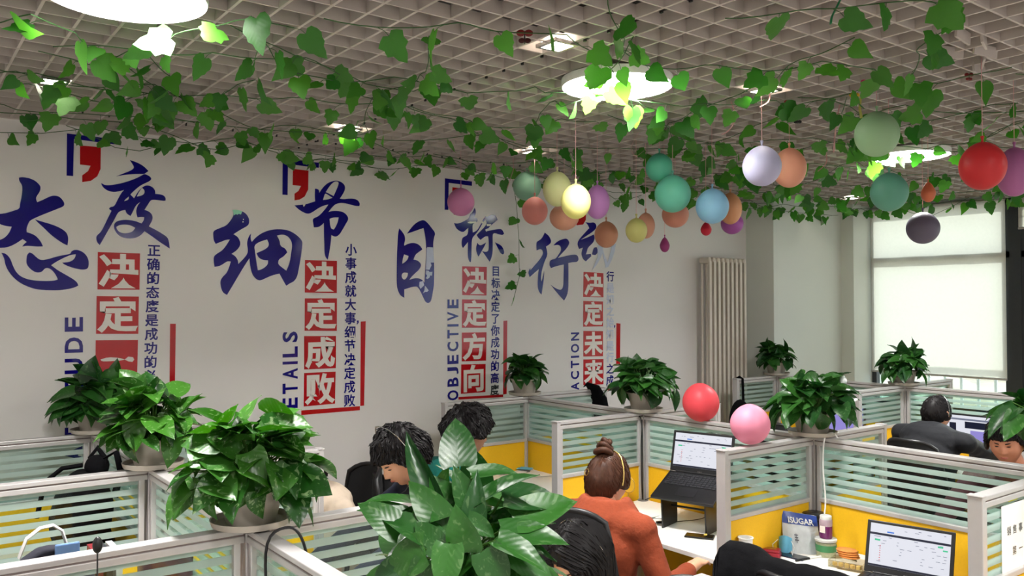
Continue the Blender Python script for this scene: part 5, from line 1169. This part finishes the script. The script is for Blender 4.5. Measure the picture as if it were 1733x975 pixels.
# cable grommet, cables
G = on(1088, 845); G = Vector((min(G.x, 3.88), G.y-.02, ZD)); t = thing('cable_grommet', 'grey round cable grommet at the desk corner below the post', 'grommet', tuple(G)); MB().lathe([(.034, 0), (.034, .004), (.024, .005), (.020, .002), (.001, .002)], G, 24).build('ring', mat('grommet_grey', (120, 118, 116), .4), t, smooth=True)
def cable(label, pts, r=.0032, m=M_black, n=6):
    P = [Vector(p) for p in pts]; Q = []
    for a, b, c, d in zip([P[0]]+P[:-2], P[:-1], P[1:], P[2:]+[P[-1]]):
        for k in range(5): u = k/5; Q.append(.5*((2*b)+(c-a)*u+(2*a-5*b+4*c-d)*u*u+(3*b-a-3*c+d)*u**3))
    Q.append(P[-1]); return tag(MB().tube(Q, r, n).build('cable', m, smooth=True), label, 'cable')
for k, dy in enumerate((0, .012)):
    cable('black cable running over the rail and down the post, %s of the pair' % ('left' if k == 0 else 'right'), [(3.915-dy, 3.90, 1.305), (3.905-dy, 3.86, 1.312), (3.895-dy, 3.80-dy, 1.25), (3.893-dy, 3.79, 1.1), (3.90-dy, 3.795, .9), (G.x, G.y+dy*.4, ZD+.004)])
cable('black power cable looping from the grommet to the raised laptop', [G+Vector((.01, -.01, .003)), on(1108, 838, .80), on(1118, 820, .90), on(1130, 808, .93), (3.72, 3.33, 1.02)])
cable('black audio cable across the white desk beside the phone', [on(1088, 895)+Vector((0, 0, .004)), on(1100, 888)+Vector((0, 0, .005)), on(1117, 887)+Vector((0, 0, .006)), on(1150, 884)+Vector((0, 0, .005)), on(1185, 880)+Vector((0, 0, .005)), on(1202, 872)+Vector((0, 0, .005))], .0022)
tag(MB().box(on(1117, 887)+Vector((0, 0, .01)), (.045, .018, .012), -.4).build('cable_adapter', M_black, bevel=.003), 'small black in-line adapter on the audio cable', 'adapter')
cable('white cable arching over the middle partition and down to the snack desk', [(3.99, 2.47, 1.28), (3.955, 2.485, 1.325), (3.90, 2.50, 1.30), (3.885, 2.50, 1.15), (3.885, 2.49, .95), on(1382, 926, ZD+.01)], .004, M_white)
cable('black cable arching over the nearest partition beside the third plant', [(1.02, 2.34, 1.18), (1.0, 2.35, 1.30), (.965, 2.37, 1.345), (.91, 2.40, 1.30), (.905, 2.39, 1.1), (.90, 2.38, .76)], .0045)
cable('black charger cable on the lower right desk', [on(1375, 935)+Vector((0, 0, .004)), on(1400, 935)+Vector((0, 0, .006)), on(1425, 938)+Vector((0, 0, .006)), on(1452, 936)+Vector((0, 0, .006)), on(1435, 944)+Vector((0, 0, .006)), on(1450, 952)+Vector((0, 0, .006))], .003)
# snack desk
def lathe_thing(name, label, cat, P, parts):
    t = thing(name, label, cat, tuple(P))
    for n, prof, m in parts: MB().lathe(prof, P, 32).build(n, m, t, smooth=True)
    return t
P = on(1262, 950); P = Vector((3.46, 2.535, ZD)); P = Vector((P.x, P.y, ZD))
P = atY(1262, 940, 2.545); P = Vector((P.x, 2.545, ZD))
lathe_thing('paper_cup', 'plain white plastic cup standing beside the red case', 'cup', P, [('cup_body', [(.026, 0), (.028, .004), (.033, .128), (.037, .130), (.037, .134), (.032, .134), (.026, .008), (.001, .006)], M_white)])
P = onX(1303, 3.52); t = thing('glasses_case', 'dark red rounded case with gold lettering on the desk', 'case', tuple(P), .5)
MB().box((0, 0, .013), (.06, .105, .024)).build('case_bottom', mat('case_red', (150, 24, 44), .35), t, world=False, bevel=.008); MB().box((0, 0, .032), (.058, .10, .014)).build('case_lid', mat('case_red', (150, 24, 44), .35), t, world=False, bevel=.006)
MB().box((0, 0, .0395), (.02, .06, .001)).build('gold_print', M_brass, t, world=False)
P = onX(1356, 3.71); yaw = math.atan2(-.8, -.6)
t = thing('snack_pouch', 'white and blue sugar pouch leaning in the desk corner', 'pouch', tuple(P)); n = 12; Ru = Vector((.80, -.60, 0)); Fn = Vector((-.6, -.8, 0)); vs = []; fs = []
for s_ in (1, -1):
    for j in range(n+1):
        for i in range(n+1):
            u, v = i/n*2-1, j/n; th = .026*(1-u**4)*(1-v**3)*(1 if v > 0 else 1); vs.append(P+Ru*u*.094*(1-.06*v)+Vector((0, 0, .20*v-.03*v*(u+1)/2))+Fn*(s_*th+.0-.05*v)*1+Fn*.02+Vector((0, 0, .004*noise.noise((u*3, v*3, s_)))))
m_ = (n+1)**2
for s_ in (0, 1):
    for j in range(n):
        for i in range(n): a = s_*m_+j*(n+1)+i; fs.append((a, a+1, a+n+2, a+n+1) if s_ == 0 else (a+n+1, a+n+2, a+1, a))
MB().add(vs, fs).build('pouch_body', mat('pouch_white', (206, 212, 214), .35, noise_amt=.12, scale=30, bump=.2), t, smooth='all')
tb = lambda u, v, e: P+Ru*u*.094*(1-.06*v)+Vector((0, 0, .20*v-.03*v*(u+1)/2))+Fn*(.026*(1-u**4)*(1-v**3)-.05*v+.02+e)
vs = [tb(i/n*2-1, .72+.28*j/3, .0022) for j in range(4) for i in range(n+1)]; fs = [(j*(n+1)+i, j*(n+1)+i+1, (j+1)*(n+1)+i+1, (j+1)*(n+1)+i) for j in range(3) for i in range(n)]
MB().add(vs, fs).build('blue_band', mat('pouch_blue', (34, 66, 150), .35), t, smooth=True)
o0 = tb(0, .82, .006); ux = (tb(.8, .82, .006)-tb(-.8, .82, .006)).normalized(); uz = (tb(0, .95, .006)-tb(0, .7, .006)).normalized(); un = ux.cross(uz)
Mg = Matrix((ux, uz, un)).transposed().to_4x4(); Mg.translation = o0; put_glyph('ISUGAR', Mg, 'pouch_lettering', M_white, t, offset=.02, fit=(.13, .030), em=False)
Mg2 = Mg.copy(); Mg2.translation = tb(-.35, .4, .004); put_glyph('丰', Mg2, 'pouch_mark', M_scrdark, t, fit=(.02, .05), em=False)
P = onX(1398, 3.74); m_tub = M_plast
t = thing('snack_tub', 'clear plastic tub with a green label and white lid', 'tub', tuple(P))
MB().lathe([(.046, 0), (.050, .078), (.047, .078), (.043, .003), (.001, .003)], P, 32).build('tub_wall', M_plast, t, smooth=True)
MB().lathe([(.0445, .006), (.048, .072), (.001, .074)], P, 32).build('tub_filling', mat('tub_fill', (196, 204, 176), .6, noise_amt=.2, scale=80), t, smooth=True)
MB().lathe([(.0478, .030), (.0500, .062), (.0505, .062), (.0483, .030)], P, 32).build('green_label', mat('label_green', (64, 134, 84), .5), t, smooth=True)
MB().lathe([(.052, .078), (.053, .088), (.050, .090), (.001, .090)], P, 32).build('tub_lid', mat('lid_grey', (206, 208, 204), .4), t, smooth=True)
Q = P+Vector((0, 0, .0915))
t = thing('supplement_jar', 'purple and clear jar standing on the green-labelled tub', 'jar', tuple(Q))
MB().lathe([(.028, 0), (.031, .006), (.031, .060)], Q, 28).build('jar_body', mat('jar_purple', (110, 30, 96), .25), t, smooth=True)
MB().lathe([(.031, .060), (.031, .088), (.029, .092), (.001, .092)], Q, 28).build('jar_shoulder', mat('jar_grey', (170, 150, 160), .25), t, smooth=True)
MB().lathe([(.028, .092), (.028, .108), (.026, .110), (.001, .110)], Q, 28).build('jar_cap', mat('lid_grey', (206, 208, 204), .4), t, smooth=True)
MB().bb((Q.x-.0335, Q.y-.016, Q.z+.030), (Q.x-.030, Q.y+.012, Q.z+.062)).build('jar_label', M_offw, t)
P = onX(1378, 3.86)
lathe_thing('black_jar', 'dark jar with a black lid in the desk corner behind the pouch', 'jar', P, [('jar_body', [(.05, 0), (.054, .01), (.054, .14), (.001, .14)], mat('jar_dark', (44, 30, 30), .2)), ('jar_lid', [(.057, .14), (.058, .165), (.052, .170), (.001, .170)], M_black)])
P = onX(1436, 3.66); t = thing('snack_tray', 'clear plastic tray of round biscuits and yellow cubes', 'tray', tuple(P), .25)
MB().box((0, 0, .004), (.10, .155, .006)).build('tray_base', M_plast, t, world=False); 
for a, b in (((-.05, 0), (.003, .155)), ((.05, 0), (.003, .155)), ((0, -.077), (.10, .003)), ((0, .077), (.10, .003))): MB().box((a[0], a[1], .02), (b[0], b[1], .034)).build('tray_wall', M_plast, t, world=False)
for k in range(4): MB().lathe([(.034, 0), (.038, .004), (.034, .008), (.001, .009)], (.015, .0+.004*k, .046+k*.0095), 20, sy=1.3).build('biscuit', mat('biscuit', (206, 130, 56), .7, noise_amt=.2, scale=60), t, world=False, smooth=True)
for k in range(5): MB().box((-.03, -.055+k*.027, .018), (.018, .018, .018), k).build('yellow_cube', mat('cube_yellow', (220, 190, 110), .6), t, world=False, bevel=.003)
def stick(name, label, cat, a, b, r, parts):
    t = thing(name, label, cat, tuple(a)); d = b-a
    for n, f0, f1, rr, m in parts: MB().tube([a+d*f0, a+d*f1], rr, 12).build(n, m, t, smooth=True)
stick('marker_pen', 'thick white marker with a dark blue cap leaning by the pouch', 'marker', on(1342, 917)+Vector((0, 0, .014)), on(1385, 934)+Vector((0, 0, .014)), .012, [('cap', 0, .34, .0125, mat('cap_blue', (30, 36, 110), .4)), ('barrel', .34, 1, .0115, M_white)])
stick('pen', 'black and white pen lying on the sheet by the phone', 'pen', on(1347, 952)+Vector((0, 0, .008)), on(1397, 943)+Vector((0, 0, .008)), .005, [('cap', 0, .45, .0058, M_black), ('barrel', .45, 1, .005, M_white)])
# black jacket over the lower right chair back
t = thing('draped_jacket', 'black quilted jacket draped over the chair back at the bottom right', 'jacket', (2.8, 2.0, .9)); vs = []; fs = []; nu, nv = 40, 18
cpts = [(1226, 945), (1236, 921), (1262, 926), (1300, 950), (1350, 962), (1400, 972), (1440, 985)]
for i in range(nu+1):
    f = i/nu*(len(cpts)-1); k = min(int(f), len(cpts)-2); u = f-k; x = cpts[k][0]*(1-u)+cpts[k+1][0]*u; y = cpts[k][1]*(1-u)+cpts[k+1][1]*u
    top = atX(x, y, 2.86+.10*i/nu)
    for j in range(nv+1):
        a = j/nv; ww = noise.noise((i*.22, a*5, 1))*.030+noise.noise((i*.6, a*11, 4))*.014
        if a < .5: q = top+Vector((-.045-ww-.04*math.sin((.5-a)*PI), 0, -(.5-a)*2*.42))
        else: q = top+Vector((.045+ww+.03*math.sin((a-.5)*PI), 0, -(a-.5)*2*.38))
        if abs(a-.5) < .12: q = top+Vector(((a-.5)*.4, 0, -.012*abs(a-.5)/.12+.008*noise.noise((i*.3, 7, 0))))
        vs.append(q)
for i in range(nu):
    for j in range(nv): a = i*(nv+1)+j; fs.append((a, a+1, a+nv+2, a+nv+1))
o = MB().add(vs, fs).build('jacket_cloth', M_blackcloth, t, smooth='all'); sm = o.modifiers.new('t', 'SOLIDIFY'); sm.thickness = .018
# backpack on the far left desk
bc = Vector((.79, 4.35, ZD+.06)); t = thing('backpack', 'black backpack with an upright strap loop behind the left glass wing', 'backpack', tuple(bc))
mb = MB(); mb.ell(bc+Vector((-.03, 0, .20)), (.13, .20, .22), n=20, m=14); mb.capsule(bc+Vector((0, -.12, .08)), bc+Vector((0, .12, .08)), .10, .10); rm = remeshed(mb, .012, 3)
rm.v = [tuple(Vector(v)+Vector((1, 1, 0))*.02*noise.noise(Vector(v)*8)) for v in rm.v]; rm.v = [(v[0], v[1], max(v[2], ZD+.001)) for v in rm.v]; rm.build('bag_body', M_blackcloth, t, smooth='all')
mb = MB(); mb.ell(bc+Vector((.03, -.02, .43)), (.055, .05, .055), n=14, m=10); mb.build('top_bulge', M_blackcloth, t, smooth=True)
tp = atY(165, 758, 4.33)
mb = MB(); mb.tube([bc+Vector((.01, .02, .42)), tp+Vector((-.03, .03, -.05)), tp, tp+Vector((.03, -.03, -.05)), bc+Vector((.05, -.05, .44))], .014, 8, flat=.4); mb.build('grab_loop', M_blackcloth, t, smooth=True)
mb = MB(); mb.tube([bc+Vector((.05, -.03, .46)), bc+Vector((.10, -.08, .50)), bc+Vector((.11, -.13, .42)), bc+Vector((.08, -.15, .30))], .016, 8, flat=.4); mb.build('shoulder_strap', M_blackcloth, t, smooth=True)
mb = MB(); mb.tube([bc+Vector((-.02, .05, .43)), bc+Vector((-.10, .08, .42)), bc+Vector((-.17, .1, .36)), bc+Vector((-.2, .1, .2))], .022, 8, flat=.5); mb.build('shoulder_strap', M_blackcloth, t, smooth=True)
# tote with grey straps
t = thing('tote_bag', 'dark tote bag with a pale grey strap loop and blue trim', 'bag', (.44, 3.05, ZD)); c0 = Vector((.44, 3.05, ZD))
mb = MB(); mb.ell(c0+Vector((0, 0, .22)), (.16, .13, .26), n=20, m=12); mb.v = [(v[0], v[1], max(v[2], ZD+.002)) for v in mb.v]; mb.build('bag_body', mat('tote_dark', (34, 34, 46), .9, noise_amt=.2, scale=30, bump=.4), t, smooth=True)
st_ = [(32, 945), (45, 912), (68, 894), (90, 889), (105, 898), (114, 925), (112, 945)]
MB().tube([atY(x, y, 3.0) for x, y in st_], .014, 8, flat=.35).build('strap', mat('strap_grey', (186, 184, 182), .8), t, smooth=True)
MB().box(atY(114, 930, 2.97), (.07, .012, .04)).build('blue_trim', mat('trim_blue', (96, 128, 176), .7), t, bevel=.004)
# maroon bin, magazines
c0 = Vector((.83, 3.18, ZD)); t = thing('maroon_bin', 'maroon rounded desk bin behind the lower left rail', 'bin', tuple(c0))
MB().lathe([(.075, 0), (.085, .02), (.095, .38), (.098, .385), (.092, .385), (.082, .03), (.001, .02)], c0, 32).build('bin_body', mat('maroon', (92, 26, 46), .45), t, smooth=True)
for k, (dx, col, lab) in enumerate([(0, (120, 24, 34), 'dark red magazine leaning behind the lower left rail'), (.03, (40, 40, 46), 'black folder leaning beside the dark red magazine'), (.06, (226, 222, 226), 'white magazine leaning beside the black folder')]):
    q = atY(168+k*16, 905, 3.12); B((q.x-.02, 3.05, ZD), (q.x+.0, 3.22, 1.17+.0*k), 'magazine', mat('mag%d' % k, col, .5)); tag(C.objects[-1], lab, 'magazine')
cloth_t = tag(MB().tube([Vector((3.0+1.58, 5.12, 1.30))+Vector((0, 0, .02)), Vector((4.60, 5.10, 1.345)), Vector((4.66, 5.08, 1.31)), Vector((4.70, 5.06, 1.22)), Vector((4.72, 5.04, 1.05))], [.004, .035, .07, .085, .09], 12, flat=.45).build('hanging_coat', M_blackcloth, smooth=True), 'black coat with a pointed hood hung over the short glass wing', 'coat')
# black strap and bag on the far wing end
t = thing('shoulder_bag', 'black bag hanging by its strap from the far glass wing end', 'bag', (6.32, 4.93, .9))
MB().tube([(6.40, 5.02, 1.1), (6.40, 5.01, 1.30), (6.40, 4.98, 1.312), (6.40, 4.945, 1.30), (6.40, 4.935, 1.0)], .015, 8, flat=.5).build('strap', M_blackcloth, t, smooth=True)
mb = MB(); mb.ell((6.30, 4.90, .92), (.14, .06, .20), n=18, m=12); mb.build('bag_body', M_blackcloth, t, smooth=True)
# monitors of the far row
def monitor(label, x, y, z, W, H, mscr, face=PI):
    t = thing('monitor', label, 'monitor', (x, y, ZD)); 
    B((x, y-W/2, z-H/2), (x+.03, y+W/2, z+H/2), 'monitor_case', M_black, t, bevel=.004); B((x-.002, y-W/2+.01, z-H/2+.018), (x, y+W/2-.01, z+H/2-.012), 'screen', mscr, t)
    MB().tube([(x+.03, y, z-.05), (x+.04, y, ZD+.012)], .018, 10).build('neck', M_black, t); B((x-.06, y-.11, ZD), (x+.10, y+.11, ZD+.012), 'foot', M_black, t, bevel=.003); return t
t = monitor('black monitor with a white and blue page beside the man in the black jacket', 6.62, 3.02, 1.00, .50, .30, M_screen)
for (dy, dz, w, h, m) in ((.02, .11, .47, .014, M_scrgrey), (-.05, .07, .16, .05, M_scrdark), (-.08, -.02, .14, .10, M_scrlil), (.12, .0, .05, .16, M_scrdark)):
    B((6.6175, 3.02+dy-w/2, 1.0+dz-h/2), (6.6185, 3.02+dy+w/2, 1.0+dz+h/2), 'screen_detail', m, t)
t = monitor('black monitor with a lilac screen right of the potted plant', 6.62, 4.12, 1.0, .50, .30, M_scrlil); B((6.6175, 3.88, 1.075), (6.6185, 4.36, 1.085), 'screen_detail', M_scrdark, t)
